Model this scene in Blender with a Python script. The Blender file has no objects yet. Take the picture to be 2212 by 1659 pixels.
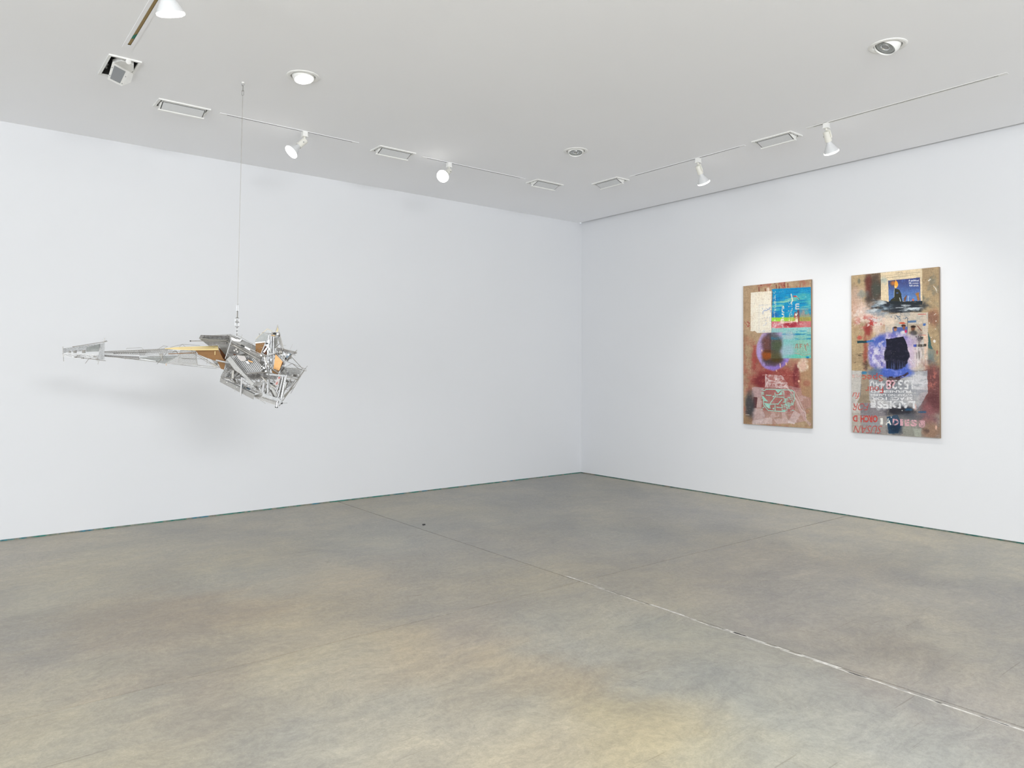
import bpy, math, random
import numpy as np
from mathutils import Vector, Matrix

C = bpy.context.scene.collection
SC = bpy.context.scene

# ------------------------------------------------------------------ camera
# room: corner at the origin, wall_left is the plane y=0 (x<0), wall_right the plane x=0 (y<0), z up
H = 3.6643                                   # ceiling height
CAM = np.array([-7.4149, -7.7326, 1.5])
FPX = 1571.64                                # focal length in pixels of the 2212 px wide frame
YAW, PITCH, ROLL, SHY = .6713, .0148, .0028, -52.9
_f = np.array([math.sin(YAW) * math.cos(PITCH), math.cos(YAW) * math.cos(PITCH), math.sin(PITCH)])
_r = np.array([math.cos(YAW), -math.sin(YAW), 0.])
_u = np.cross(_r, _f)
_r, _u = math.cos(ROLL) * _r + math.sin(ROLL) * _u, math.cos(ROLL) * _u - math.sin(ROLL) * _r
cam = bpy.data.cameras.new('camera')
camo = bpy.data.objects.new('camera', cam)
C.objects.link(camo)
cam.sensor_width = 36
cam.lens = FPX / 2212 * 36
cam.shift_y = SHY / 2212
cam.clip_start = .05
camo.matrix_world = Matrix(((_r[0], _u[0], -_f[0], CAM[0]), (_r[1], _u[1], -_f[1], CAM[1]),
                            (_r[2], _u[2], -_f[2], CAM[2]), (0, 0, 0, 1)))
SC.camera = camo

# ------------------------------------------------------------------ light, exposure
SC.view_settings.view_transform = 'Standard'
SC.view_settings.look = 'None'
SC.view_settings.exposure = .09
SC.view_settings.gamma = 1
SC.view_settings.use_curve_mapping = False
SC.cycles.max_bounces = 12
SC.cycles.diffuse_bounces = 8
SC.cycles.transparent_max_bounces = 16
SC.cycles.caustics_reflective = False
SC.cycles.caustics_refractive = False
SC.cycles.sample_clamp_indirect = 6
world = bpy.data.worlds.new('World')
SC.world = world
world.use_nodes = True
world.node_tree.nodes['Background'].inputs[0].default_value = (.86, .93, 1, 1)
world.node_tree.nodes['Background'].inputs[1].default_value = 1.0
RX, RY = -12.5, -12.5                        # far sides of the room, behind the camera


def area(name, loc, aim, sx, sy, power, col=(1, 1, 1), spread=180):
    l = bpy.data.lights.new(name, 'AREA')
    l.shape = 'RECTANGLE'
    l.size, l.size_y = sx, sy
    l.energy = power
    l.color = col
    l.spread = math.radians(spread)
    o = bpy.data.objects.new(name, l)
    C.objects.link(o)
    o.location = loc
    o.rotation_euler = (Vector(aim) - Vector(loc)).to_track_quat('-Z', 'Y').to_euler()
    return o


# unseen area lamps added behind the camera to light walls, ceiling and floor
area('fill_back', (-7.0, RY + .25, 1.6), (-6.8, 0, 3.6), 6.5, 2.6, 185, (.95, .975, 1))  # added soft fill, tilted up to lift the ceiling
area('high_lamp_back', (-6.7, -10.6, 3.45), (-5.2, 0, 1.2), 2.2, .7, 225, (.97, .985, 1))  # unseen lamp, placed to throw the sculpture's soft shadow on the wall
area('fill_side', (RX + .25, -8.4, 1.5), (0, -6.2, 3.4), 6.4, 2.6, 262, (.95, .975, 1))  # added side fill, also tilted up towards the ceiling
area('floor_fill', (-6.5, -9.8, H - .04), (-6.5, -9.8, 0), 6.0, 2.4, 40, (1, .99, .97), 150)  # added lamp aimed down, brightens the floor and its bounce


# ------------------------------------------------------------------ helpers: rays of the measured camera


def ray(x, y):
    return _f + _r * (x - 1106) / FPX - _u * (y - 829.5 - SHY) / FPX


def on_plane(x, y, axis, val):
    v = ray(x, y)
    return CAM + v * ((val - CAM[axis]) / v[axis])


def on_floor(x, y): return on_plane(x, y, 2, 0.)


def srgb(r, g, b):
    return tuple(((c / 255 + .055) / 1.055) ** 2.4 if c > 10 else c / 255 / 12.92 for c in (r, g, b))


# ------------------------------------------------------------------ helpers: materials
class NT:
    def __init__(self, name):
        self.m = bpy.data.materials.new(name)
        self.m.use_nodes = True
        self.t = self.m.node_tree
        self.b = self.t.nodes['Principled BSDF']

    def n(self, kind, **kw):
        o = self.t.nodes.new('ShaderNode' + kind)
        for k, v in kw.items():
            if k.startswith('i_'):
                o.inputs[k[2:].replace('_', ' ')].default_value = v
            else:
                setattr(o, k, v)
        return o

    def l(self, a, b):
        self.t.links.new(a, b)

    def noise(self, scale, detail=4, rough=.6, vec=None, lo=None, hi=None):
        o = self.n('TexNoise')
        o.inputs['Scale'].default_value = scale
        o.inputs['Detail'].default_value = detail
        o.inputs['Roughness'].default_value = rough
        if vec is not None:
            self.l(vec, o.inputs['Vector'])
        if lo is None:
            return o.outputs['Fac']
        r = self.n('MapRange')
        r.inputs['From Min'].default_value = lo
        r.inputs['From Max'].default_value = hi
        self.l(o.outputs['Fac'], r.inputs['Value'])
        return r.outputs['Result']

    def mix(self, fac, a, b, blend='MIX'):
        o = self.n('Mix', data_type='RGBA', blend_type=blend)
        for s, v in ((0, fac), (6, a), (7, b)):
            if hasattr(v, 'is_linked'):
                self.l(v, o.inputs[s])
            elif s == 0:
                o.inputs[0].default_value = v
            else:
                o.inputs[s].default_value = (*v, 1) if len(v) == 3 else v
        return o.outputs[2]

    def coord(self, scale=None, which='Object'):
        c = self.n('TexCoord').outputs[which]
        if scale is None:
            return c
        m = self.n('Mapping')
        m.inputs['Scale'].default_value = scale
        self.l(c, m.inputs['Vector'])
        return m.outputs['Vector']

    def bump(self, h, strength=.2, dist=.01):
        o = self.n('Bump')
        o.inputs['Strength'].default_value = strength
        o.inputs['Distance'].default_value = dist
        self.l(h, o.inputs['Height'])
        self.l(o.outputs['Normal'], self.b.inputs['Normal'])


def mat(name, col, rough=.5, metal=0., var=.06, scale=30., spec=.5, stretch=None, bump=0.):
    """plain procedural surface: base colour with a little noise in tone and gloss"""
    k = NT(name)
    v = k.coord(stretch)
    f = k.noise(scale, 3, .6, v, .3, .7)
    lo = tuple(c * (1 - var) for c in col)
    hi = tuple(min(1, c * (1 + var)) for c in col)
    k.l(k.mix(f, lo, hi), k.b.inputs['Base Color'])
    k.b.inputs['Roughness'].default_value = rough
    k.b.inputs['Metallic'].default_value = metal
    k.b.inputs['Specular IOR Level'].default_value = spec
    if bump:
        k.bump(f, bump, .002)
    return k.m


def glow(name, col, strength):
    k = NT(name)
    k.b.inputs['Base Color'].default_value = (.8, .8, .8, 1)
    k.b.inputs['Emission Color'].default_value = (*col, 1)
    k.b.inputs['Emission Strength'].default_value = strength
    k.l(k.mix(k.noise(40), (.8, .8, .8), (.85, .85, .85)), k.b.inputs['Base Color'])
    return k.m


def clear(name, col, alpha, rough=.15):
    k = NT(name)
    k.l(k.mix(k.noise(60, 3, .6, k.coord(), .35, .65), col, tuple(c * .8 for c in col)), k.b.inputs['Base Color'])
    k.b.inputs['Roughness'].default_value = rough
    k.b.inputs['Alpha'].default_value = alpha
    return k.m


# ------------------------------------------------------------------ helpers: meshes
class MB:
    def __init__(self):
        self.v, self.f = [], []

    def add(self, vs, fs):
        b = len(self.v)
        self.v += [tuple(map(float, p)) for p in vs]
        self.f += [tuple(b + i for i in f) for f in fs]

    def box(self, lo, hi):
        (a, b, c), (d, e, g) = lo, hi
        self.add([(a, b, c), (d, b, c), (d, e, c), (a, e, c), (a, b, g), (d, b, g), (d, e, g), (a, e, g)],
                 [(3, 2, 1, 0), (4, 5, 6, 7), (0, 1, 5, 4), (1, 2, 6, 5), (2, 3, 7, 6), (3, 0, 4, 7)])

    def ring_pts(self, c, ax, r, n, ph=0):
        ax = np.array(ax, float)
        ax /= np.linalg.norm(ax)
        t = np.array([0, 0, 1.]) if abs(ax[2]) < .9 else np.array([1., 0, 0])
        a = np.cross(ax, t)
        a /= np.linalg.norm(a)
        b = np.cross(ax, a)
        return [np.array(c) + r * (math.cos(2 * math.pi * i / n + ph) * a + math.sin(2 * math.pi * i / n + ph) * b) for i in range(n)]

    def lathe(self, c, ax, prof, n=20, cap0=False, cap1=False):
        """prof: list of (distance along axis, radius)"""
        ax = np.array(ax, float)
        ax /= np.linalg.norm(ax)
        vs, fs = [], []
        for d, r in prof:
            vs += self.ring_pts(np.array(c) + ax * d, ax, r, n)
        for k in range(len(prof) - 1):
            for i in range(n):
                j = (i + 1) % n
                fs.append((k * n + i, k * n + j, (k + 1) * n + j, (k + 1) * n + i))
        if cap0:
            fs.append(tuple(range(n))[::-1])
        if cap1:
            fs.append(tuple((len(prof) - 1) * n + i for i in range(n)))
        self.add(vs, fs)

    def tube(self, p, q, r, n=6, r2=None):
        p, q = np.array(p, float), np.array(q, float)
        L = np.linalg.norm(q - p)
        if L > 1e-6:
            self.lathe(p, q - p, [(0, r), (L, r if r2 is None else r2)], n, True, True)

    def path(self, pts, r, n=6):
        for a, b in zip(pts[:-1], pts[1:]):
            self.tube(a, b, r, n)

    def bar(self, p, q, w, t, up):
        """flat bar: width w across, thickness t along up"""
        p, q, up = np.array(p, float), np.array(q, float), np.array(up, float)
        d = q - p
        d /= np.linalg.norm(d)
        up = up - d * (up @ d)
        up /= np.linalg.norm(up)
        s = np.cross(d, up)
        vs = []
        for e in (p, q):
            for a, b in ((-1, -1), (1, -1), (1, 1), (-1, 1)):
                vs.append(e + s * a * w / 2 + up * b * t / 2)
        self.add(vs, [(0, 1, 2, 3), (7, 6, 5, 4), (0, 4, 5, 1), (1, 5, 6, 2), (2, 6, 7, 3), (3, 7, 4, 0)])

    def plate(self, pts, t):
        """thick polygon"""
        P = [np.array(p, float) for p in pts]
        n = np.zeros(3)
        for i in range(len(P)):
            n += np.cross(P[i] - P[0], P[(i + 1) % len(P)] - P[0])
        n /= np.linalg.norm(n)
        k = len(P)
        vs = [p + n * t / 2 for p in P] + [p - n * t / 2 for p in P]
        fs = [tuple(range(k)), tuple(range(2 * k - 1, k - 1, -1))]
        fs += [(i, i + k, (i + 1) % k + k, (i + 1) % k) for i in range(k)]
        self.add(vs, fs)

    def prism(self, sec, x0, x1):
        """(y, z) section swept along x"""
        k = len(sec)
        vs = [(x0, y, z) for y, z in sec] + [(x1, y, z) for y, z in sec]
        fs = [tuple(range(k))[::-1], tuple(range(k, 2 * k))]
        fs += [(i, (i + 1) % k, (i + 1) % k + k, i + k) for i in range(k)]
        self.add(vs, fs)

    def torus(self, c, ax, R, r, n=18, m=6, stretch=None):
        ring = self.ring_pts((0, 0, 0), ax, R, n)
        axn = np.array(ax, float) / np.linalg.norm(ax)
        vs, fs = [], []
        for p in ring:
            d = p / np.linalg.norm(p)
            q = p.copy()
            if stretch is not None:
                q[2] += stretch * np.sign(q[2]) if abs(q[2]) > 1e-6 else 0
            for j in range(m):
                a = 2 * math.pi * j / m
                vs.append(np.array(c) + q + r * (math.cos(a) * d + math.sin(a) * axn))
        for i in range(n):
            for j in range(m):
                fs.append((i * m + j, ((i + 1) % n) * m + j, ((i + 1) % n) * m + (j + 1) % m, i * m + (j + 1) % m))
        self.add(vs, fs)

    def build(self, name, material, parent=None, smooth=False, off=None):
        me = bpy.data.meshes.new(name)
        v = self.v if off is None else [tuple(np.array(p) - off) for p in self.v]
        me.from_pydata(v, [], self.f)
        me.materials.append(material)
        me.validate()
        if smooth:
            me.polygons.foreach_set('use_smooth', [True] * len(me.polygons))
            try:
                me.set_sharp_from_angle(angle=math.radians(40))
            except Exception:
                pass
        o = bpy.data.objects.new(name, me)
        C.objects.link(o)
        if parent is not None:
            o.parent = parent
        return o


def thing(name, label, cat, loc=(0, 0, 0), rz=0., group=None):
    o = bpy.data.objects.new(name, None)
    o.empty_display_size = .1
    C.objects.link(o)
    o.location = loc
    o.rotation_euler = (0, 0, rz)
    o['label'] = label
    o['category'] = cat
    if group:
        o['group'] = group
    return o


def struct(o, label=None):
    o['kind'] = 'structure'
    if label:
        o['label'] = label
    return o


# ------------------------------------------------------------------ numpy noise
def vnoise(shape, cell, seed, octaves=4, rough=.55, aspect=(1, 1)):
    """smooth value noise on a grid, 0..1, about .5; cell in grid steps, aspect stretches (rows, cols)"""
    rng = np.random.RandomState(seed)
    out = np.zeros(shape)
    amp = tot = 0
    a = 1.
    for o in range(octaves):
        cy, cx = max(1., cell * aspect[0] / 2 ** o), max(1., cell * aspect[1] / 2 ** o)
        ny, nx = int(shape[0] / cy) + 3, int(shape[1] / cx) + 3
        g = rng.rand(ny, nx)
        y = np.arange(shape[0]) / cy
        x = np.arange(shape[1]) / cx
        yi, xi = y.astype(int), x.astype(int)
        fy, fx = y - yi, x - xi
        fy, fx = (fy * fy * (3 - 2 * fy))[:, None], (fx * fx * (3 - 2 * fx))[None]
        v = (g[yi][:, xi] * (1 - fx) + g[yi][:, xi + 1] * fx) * (1 - fy) + (g[yi + 1][:, xi] * (1 - fx) + g[yi + 1][:, xi + 1] * fx) * fy
        out += a * v
        tot += a
        a *= rough
    return out / tot


def sstep(a, b, x):
    t = np.clip((x - a) / (b - a), 0, 1)
    return t * t * (3 - 2 * t)


# ================================================================== materials
WALL = None


def wall_mat(name, col, seed):
    k = NT(name)
    v = k.coord()
    k.l(k.mix(k.noise(.9, 3, .5, v, .3, .7), tuple(c * .985 for c in col), col), k.b.inputs['Base Color'])
    k.b.inputs['Roughness'].default_value = .85
    k.b.inputs['Specular IOR Level'].default_value = .2
    k.bump(k.noise(160, 2, .5, v), .05, .002)
    return k.m


M_wall = wall_mat('white_wall_paint', (.752, .762, .783), 1)
M_ceil = wall_mat('ceiling_paint', (.93, .935, .955), 2)
M_white = mat('white_enamel', (.82, .82, .80), .4, 0, .03)
M_cream = mat('cream_enamel', (.76, .75, .69), .45, 0, .03)
M_dark = mat('dark_recess', (.035, .035, .035), .8, 0, .2)
M_slotdark = mat('slot_liner_brown', (.44, .40, .31), .8, 0, .2)
M_black = mat('black_rubber', (.02, .02, .02), .6, 0, .2)
M_grey = mat('grey_metal_paint', (.33, .33, .33), .5, .2, .1)
M_tan = mat('tan_track_liner', srgb(176, 150, 96), .6, 0, .06, 12)
M_teal = mat('teal_tape', srgb(20, 140, 115), .6)
M_lens_off = mat('grey_lamp_glass', (.42, .44, .44), .15, .1, .15, 60)
M_lens_core = mat('lamp_reflector_ring', (.75, .77, .77), .15, .9, .1, 60)
M_floodglass = mat('flood_front_glass', srgb(140, 143, 146), .2, .0, .08, 5)
M_lit = glow('lit_lamp_lens', (1, .97, .90), 9)

# ================================================================== setting
# floor: base with four concrete slabs, their joints open between them
JX, JY = -3.80, -3.97                        # the two joints cross here
G = .005


def slab_grid(x0, x1, y0, y1, step=.034):
    nx, ny = max(2, int((x1 - x0) / step)), max(2, int((y1 - y0) / step))
    return np.linspace(x0, x1, nx), np.linspace(y0, y1, ny)


# tone of the concrete read off at points on the floor (stains, old polish): photo point -> colour as lit
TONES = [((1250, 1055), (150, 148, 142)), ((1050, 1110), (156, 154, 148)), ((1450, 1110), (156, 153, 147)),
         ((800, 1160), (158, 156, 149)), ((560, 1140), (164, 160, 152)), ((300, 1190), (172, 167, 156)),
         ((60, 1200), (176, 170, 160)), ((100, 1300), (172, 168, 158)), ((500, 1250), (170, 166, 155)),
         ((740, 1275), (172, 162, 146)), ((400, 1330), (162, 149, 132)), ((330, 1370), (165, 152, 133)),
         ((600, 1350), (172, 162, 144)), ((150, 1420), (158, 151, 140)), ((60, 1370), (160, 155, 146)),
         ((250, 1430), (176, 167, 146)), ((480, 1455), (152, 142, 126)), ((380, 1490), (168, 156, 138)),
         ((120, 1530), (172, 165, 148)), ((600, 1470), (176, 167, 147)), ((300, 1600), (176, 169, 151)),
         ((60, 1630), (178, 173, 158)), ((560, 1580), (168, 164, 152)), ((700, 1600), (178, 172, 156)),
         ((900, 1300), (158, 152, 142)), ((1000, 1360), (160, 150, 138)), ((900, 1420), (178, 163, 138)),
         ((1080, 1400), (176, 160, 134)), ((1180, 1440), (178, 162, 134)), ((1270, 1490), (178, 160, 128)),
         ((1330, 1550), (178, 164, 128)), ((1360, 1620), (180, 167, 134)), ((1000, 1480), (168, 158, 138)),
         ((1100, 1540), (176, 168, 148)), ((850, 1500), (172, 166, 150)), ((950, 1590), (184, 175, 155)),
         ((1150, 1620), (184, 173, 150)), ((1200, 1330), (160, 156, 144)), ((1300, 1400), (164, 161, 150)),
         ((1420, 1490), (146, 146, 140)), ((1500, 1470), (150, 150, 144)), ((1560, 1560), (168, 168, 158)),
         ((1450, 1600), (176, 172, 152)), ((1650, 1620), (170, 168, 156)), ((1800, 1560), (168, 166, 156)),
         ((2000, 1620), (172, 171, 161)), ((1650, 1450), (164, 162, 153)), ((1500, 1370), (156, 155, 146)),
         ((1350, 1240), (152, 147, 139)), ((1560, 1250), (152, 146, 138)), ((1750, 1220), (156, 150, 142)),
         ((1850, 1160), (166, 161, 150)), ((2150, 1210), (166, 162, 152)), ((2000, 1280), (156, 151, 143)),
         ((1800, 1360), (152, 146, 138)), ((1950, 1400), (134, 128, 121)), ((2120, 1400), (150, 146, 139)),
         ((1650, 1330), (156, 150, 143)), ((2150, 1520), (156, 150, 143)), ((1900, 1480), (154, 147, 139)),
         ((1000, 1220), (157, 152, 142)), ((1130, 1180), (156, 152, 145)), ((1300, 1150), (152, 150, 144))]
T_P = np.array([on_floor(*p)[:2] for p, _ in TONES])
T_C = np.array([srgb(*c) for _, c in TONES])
# keep the stains, overcorrect the light's slow change: dim far concrete is coloured lighter
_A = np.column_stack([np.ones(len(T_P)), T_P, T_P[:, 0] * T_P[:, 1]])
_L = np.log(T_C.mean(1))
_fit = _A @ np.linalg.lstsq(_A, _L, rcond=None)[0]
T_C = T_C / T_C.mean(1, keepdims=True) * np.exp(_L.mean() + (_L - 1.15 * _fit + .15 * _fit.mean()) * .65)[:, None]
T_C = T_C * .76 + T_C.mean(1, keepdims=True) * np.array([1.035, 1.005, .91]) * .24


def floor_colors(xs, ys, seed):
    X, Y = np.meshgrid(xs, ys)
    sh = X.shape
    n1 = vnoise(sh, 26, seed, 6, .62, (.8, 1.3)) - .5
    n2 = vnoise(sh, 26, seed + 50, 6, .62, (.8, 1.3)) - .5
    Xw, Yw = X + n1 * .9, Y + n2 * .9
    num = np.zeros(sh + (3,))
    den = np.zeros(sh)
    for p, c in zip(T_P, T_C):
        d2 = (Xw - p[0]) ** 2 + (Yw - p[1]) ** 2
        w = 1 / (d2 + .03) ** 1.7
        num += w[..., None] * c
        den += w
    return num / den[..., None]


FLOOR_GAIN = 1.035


def floor_mat():
    k = NT('polished_concrete')
    at = k.n('Attribute', attribute_name='tone')
    v = k.coord(which='Object')
    vs = k.coord((1., 1., 1.))
    col = at.outputs['Color']
    # clouding in tone and hue, trowel streaks, grit, scuffs and pale specks

    def tint(c, f, lo, hi):
        return k.mix(f, k.mix(1, c, lo, 'MULTIPLY'), k.mix(1, c, hi, 'MULTIPLY'))
    wob = k.n('VectorMath', operation='SCALE')
    wn = k.n('TexNoise')
    wn.inputs['Scale'].default_value = 1.3
    wn.inputs['Detail'].default_value = 5
    k.l(v, wn.inputs['Vector'])
    k.l(wn.outputs['Color'], wob.inputs[0])
    wob.inputs['Scale'].default_value = .5
    wv = k.n('VectorMath', operation='ADD')
    k.l(v, wv.inputs[0])
    k.l(wob.outputs[0], wv.inputs[1])
    wv = wv.outputs[0]
    col = tint(col, k.noise(.75, 7, .62, wv, .36, .64), (.985, 1.005, 1.05), (1.02, .995, .93))
    f1 = k.noise(1.5, 8, .66, wv, .36, .64)
    col = tint(col, f1, (.885, .885, .885), (1.085, 1.085, 1.08))
    mp = k.n('Mapping')
    mp.inputs['Rotation'].default_value = (0, 0, math.radians(-38))
    mp.inputs['Scale'].default_value = (1.0, 3.2, 1)
    k.l(wv, mp.inputs['Vector'])
    f2 = k.noise(4.2, 8, .72, mp.outputs[0], .36, .64)
    col = tint(col, f2, (.88, .88, .885), (1.085, 1.08, 1.065))
    f3 = k.noise(34, 6, .8, wv, .38, .62)
    col = tint(col, f3, (.89, .89, .89), (1.085, 1.085, 1.08))
    col = tint(col, k.noise(120, 4, .8, v, .38, .62), (.94, .94, .94), (1.05, 1.05, 1.05))
    sc = k.noise(2.6, 9, .74, mp.outputs[0], .56, .68)
    sc2 = k.noise(14, 7, .78, wv, .52, .66)
    m = k.n('Math', operation='MULTIPLY')
    k.l(sc, m.inputs[0])
    k.l(sc2, m.inputs[1])
    col = k.mix(m.outputs[0], col, k.mix(1, col, (.74, .72, .70), 'MULTIPLY'))
    pl_ = k.n('Math', operation='MULTIPLY')
    k.l(k.noise(1.9, 8, .7, wv, .55, .66), pl_.inputs[0])
    k.l(k.noise(20, 6, .75, mp.outputs[0], .48, .62), pl_.inputs[1])
    col = k.mix(pl_.outputs[0], col, k.mix(1, col, (1.16, 1.15, 1.13), 'MULTIPLY'))
    # hairline scratches
    for ang, sc_, th in ((20, (1.2, 42, 1), .70), (-64, (1.0, 50, 1), .715)):
        q = k.n('Mapping')
        q.inputs['Rotation'].default_value = (0, 0, math.radians(ang))
        q.inputs['Scale'].default_value = sc_
        k.l(v, q.inputs['Vector'])
        col = k.mix(k.noise(1.6, 2, .5, q.outputs[0], th, th + .03), col, k.mix(1, col, (.80, .79, .77), 'MULTIPLY'))
    sp = k.noise(120, 1, .5, v, .80, .83)
    col = k.mix(sp, col, (.75, .75, .72))
    k.l(col, k.b.inputs['Base Color'])
    rr = k.n('MapRange')
    rr.inputs['To Min'].default_value = .42
    rr.inputs['To Max'].default_value = .62
    k.l(f2, rr.inputs['Value'])
    k.l(rr.outputs[0], k.b.inputs['Roughness'])
    k.b.inputs['Specular IOR Level'].default_value = .32
    k.bump(f3, .06, .002)
    return k.m


M_floor = floor_mat()
M_joint = mat('joint_filler_dark', srgb(112, 104, 94), .8, 0, .3, 20)
M_joint_white = mat('joint_filler_chalky', srgb(200, 197, 191), .8, 0, .3, 25)

fb = MB()
fb.box((RX - .1, RY - .1, -.12), (.25, .25, -.006))
floor = struct(fb.build('floor', M_joint))


def make_slab(x0, x1, y0, y1, seed):
    xs, ys = slab_grid(x0, x1, y0, y1)
    nx, ny = len(xs), len(ys)
    X, Y = np.meshgrid(xs, ys)
    top = np.stack([X, Y, np.zeros_like(X)], -1).reshape(-1, 3)
    # skirt: border ring lowered
    me = bpy.data.meshes.new('slab')
    i = np.arange(nx * ny).reshape(ny, nx)
    q = np.stack([i[:-1, :-1], i[:-1, 1:], i[1:, 1:], i[1:, :-1]], -1).reshape(-1, 4)
    border = list(i[0, :]) + list(i[1:, -1]) + list(i[-1, -2::-1]) + list(i[-2:0:-1, 0])
    low = top[border].copy()
    low[:, 2] = -.007
    b0 = nx * ny
    n = len(border)
    sk = [(border[(j + 1) % n], border[j], b0 + j, b0 + (j + 1) % n) for j in range(n)]
    me.from_pydata(np.vstack([top, low]).tolist(), [], q.tolist() + sk)
    me.materials.append(M_floor)
    at = me.attributes.new('tone', 'FLOAT_COLOR', 'POINT')
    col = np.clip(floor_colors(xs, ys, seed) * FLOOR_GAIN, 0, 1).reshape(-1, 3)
    col = np.vstack([col, col[border]])
    at.data.foreach_set('color', np.hstack([col, np.ones((len(col), 1))]).astype(np.float32).ravel())
    o = bpy.data.objects.new('slab', me)
    C.objects.link(o)
    o.parent = floor
    return o


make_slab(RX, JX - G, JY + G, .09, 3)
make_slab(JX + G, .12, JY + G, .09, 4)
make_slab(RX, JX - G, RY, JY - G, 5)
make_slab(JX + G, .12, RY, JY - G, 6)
# worn chalky filler standing in the long joint, from the crossing towards the viewer
jm = MB()
rng = random.Random(5)
y = -3.8
while y > -11:
    L = rng.uniform(.05, .28)
    w = rng.uniform(.005, .015) + (.006 if rng.random() < .2 else 0)
    o = rng.uniform(-.010, .010)
    xj = JX + (y + 4) * .022 * (1 if y > -4 else .55)
    jm.add([(xj + o - w / 2, y, .0012), (xj + o + w / 2, y - .02, .0012), (xj + o + w / 3, y - L, .0012), (xj + o - w / 3, y - L + .01, .0012),
            (xj + o - w / 2, y, -.004), (xj + o + w / 2, y - .02, -.004), (xj + o + w / 3, y - L, -.004), (xj + o - w / 3, y - L + .01, -.004)],
           [(3, 2, 1, 0), (0, 1, 5, 4), (1, 2, 6, 5), (2, 3, 7, 6), (3, 0, 4, 7)])
    y -= L * rng.uniform(.35, .85)
jo = jm.build('joint_filler', M_joint_white, floor)
jo['kind'] = 'stuff'
jo['label'] = 'chalky white filler in the long floor joint'

# a black crumb on the concrete beside the long joint
_p = on_floor(915, 1134)
db = MB()
db.plate([(_p[0] + x, _p[1] + y_, .004) for x, y_ in ((-.016, -.010), (.012, -.014), (.018, .008), (-.006, .015))], .008)
dbo = db.build('debris_scrap', M_black)
dbo['label'] = 'tiny black scrap lying on the concrete floor beside the long dark joint'
dbo['category'] = 'debris'

# walls
WB = .013                                    # bottom edge of the wall boards above the floor


def simple(name, lo, hi, m):
    b = MB()
    b.box(lo, hi)
    return struct(b.build(name, m))


simple('wall_left', (RX, 0, WB), (.2, .12, H), M_wall)
wr = MB()
WRX = .022                                   # right wall stands behind the ceiling edge: shadow gap
wr.box((WRX, RY, WB), (.14, 0, H + .16))
struct(wr.build('wall_right', M_wall))


def opening_wall(name, fixed, a0, a1, z0, z1, axis, wins):
    """wall with window openings; runs along `axis`"""
    b = MB()
    cuts = sorted({a0, a1, *[w for p in wins for w in p]})
    for s, e in zip(cuts[:-1], cuts[1:]):
        inside = any(s >= p[0] - 1e-6 and e <= p[1] + 1e-6 for p in wins)
        for lo, hi in ([(z0, .4), (3.3, z1)] if inside else [(z0, z1)]):
            if axis == 'x':
                b.box((s, fixed - .12, lo), (e, fixed, hi))
            else:
                b.box((fixed - .12, s, lo), (fixed, e, hi))
    return struct(b.build(name, M_wall))


opening_wall('wall_back', RY, RX - .12, .14, 0, H, 'x', [(-11.4, -1.8)])
opening_wall('wall_side', RX, RY, .12, 0, H, 'y', [(-11.2, -2.4)])


def base_mat(name, seed, cols):
    k = NT(name)
    v = k.coord((1, 1, .3))
    f = k.noise(1.7 + .1 * seed, 4, .6, v)
    ramp = k.n('ValToRGB')
    ramp.color_ramp.interpolation = 'LINEAR'
    el = ramp.color_ramp.elements
    while len(el) < len(cols):
        el.new(.5)
    for e, (p, c) in zip(el, cols):
        e.position = p
        e.color = (*srgb(*c), 1)
    k.l(f, ramp.inputs['Fac'])
    k.l(k.mix(k.noise(40, 4, .7, v, .4, .65), ramp.outputs['Color'], k.mix(1, ramp.outputs['Color'], (.6, .6, .6), 'MULTIPLY')), k.b.inputs['Base Color'])
    k.b.inputs['Roughness'].default_value = .7
    return k.m


bcols = [(.30, (120, 118, 108)), (.38, (40, 128, 138)), (.43, (150, 150, 135)), (.50, (20, 130, 118)), (.55, (150, 145, 128)), (.60, (30, 125, 150)), (.66, (165, 160, 140))]
simple('baseboard_left', (RX, .004, 0), (.03, .06, .03), base_mat('painted_base_left', 1, bcols))
bcols2 = [(.28, (105, 105, 98)), (.40, (28, 100, 92)), (.48, (120, 135, 125)), (.54, (20, 105, 95)), (.60, (118, 118, 106)), (.70, (160, 150, 130))]
simple('baseboard_right', (WRX - .012 + .016, RY, 0), (.08, .02, .03), base_mat('painted_base_right', 4, bcols2))

# ------------------------------------------------------------------ ceiling with its cut-outs
FLOODS = [((-5.835, -1.355), 0), ((-3.875, -1.375), 0), ((-1.90, -1.39), 0), ((-1.37, -1.925), -90), ((-1.30, -3.985), -90)]
SQUARE = (-6.397, -1.915)                    # the flood turned out of its recess, beside the tan track
EYES = [(-5.306, -2.591), (-2.484, -2.526), (-2.475, -5.52)]
TRACKS = [('y', -6.42, -8.2, -2.36), ('x', -1.40, -5.49, -4.33), ('x', -1.395, -3.50, -2.27), ('y', -1.35, -3.62, -2.28), ('y', -1.345, -5.80, -4.37)]
SW = [.010, .008, .008, .008, .007]      # half width of the slot
holes = []
for (x, y), a in FLOODS:
    hx, hy = (.183, .089) if a == 0 else (.089, .183)
    holes.append((x - hx, x + hx, y - hy, y + hy))
holes.append((SQUARE[0] - .086, SQUARE[0] + .086, SQUARE[1] - .195, SQUARE[1] + .195))
for x, y in EYES:
    holes.append((x - .082, x + .082, y - .082, y + .082))
for (ax, c, a, b), w in zip(TRACKS, SW):
    e = .0035                                # the liner's sides stand inside the cut
    holes.append((c - w - e, c + w + e, a - e, b + e) if ax == 'y' else (a - e, b + e, c - w - e, c + w + e))
CX1 = -.026                                  # ceiling edge short of the right wall
xs = sorted({RX - .1, CX1, *[h[0] for h in holes], *[h[1] for h in holes]})
ys = sorted({RY - .1, .1, *[h[2] for h in holes], *[h[3] for h in holes]})
cm = MB()
vid = {}


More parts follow.
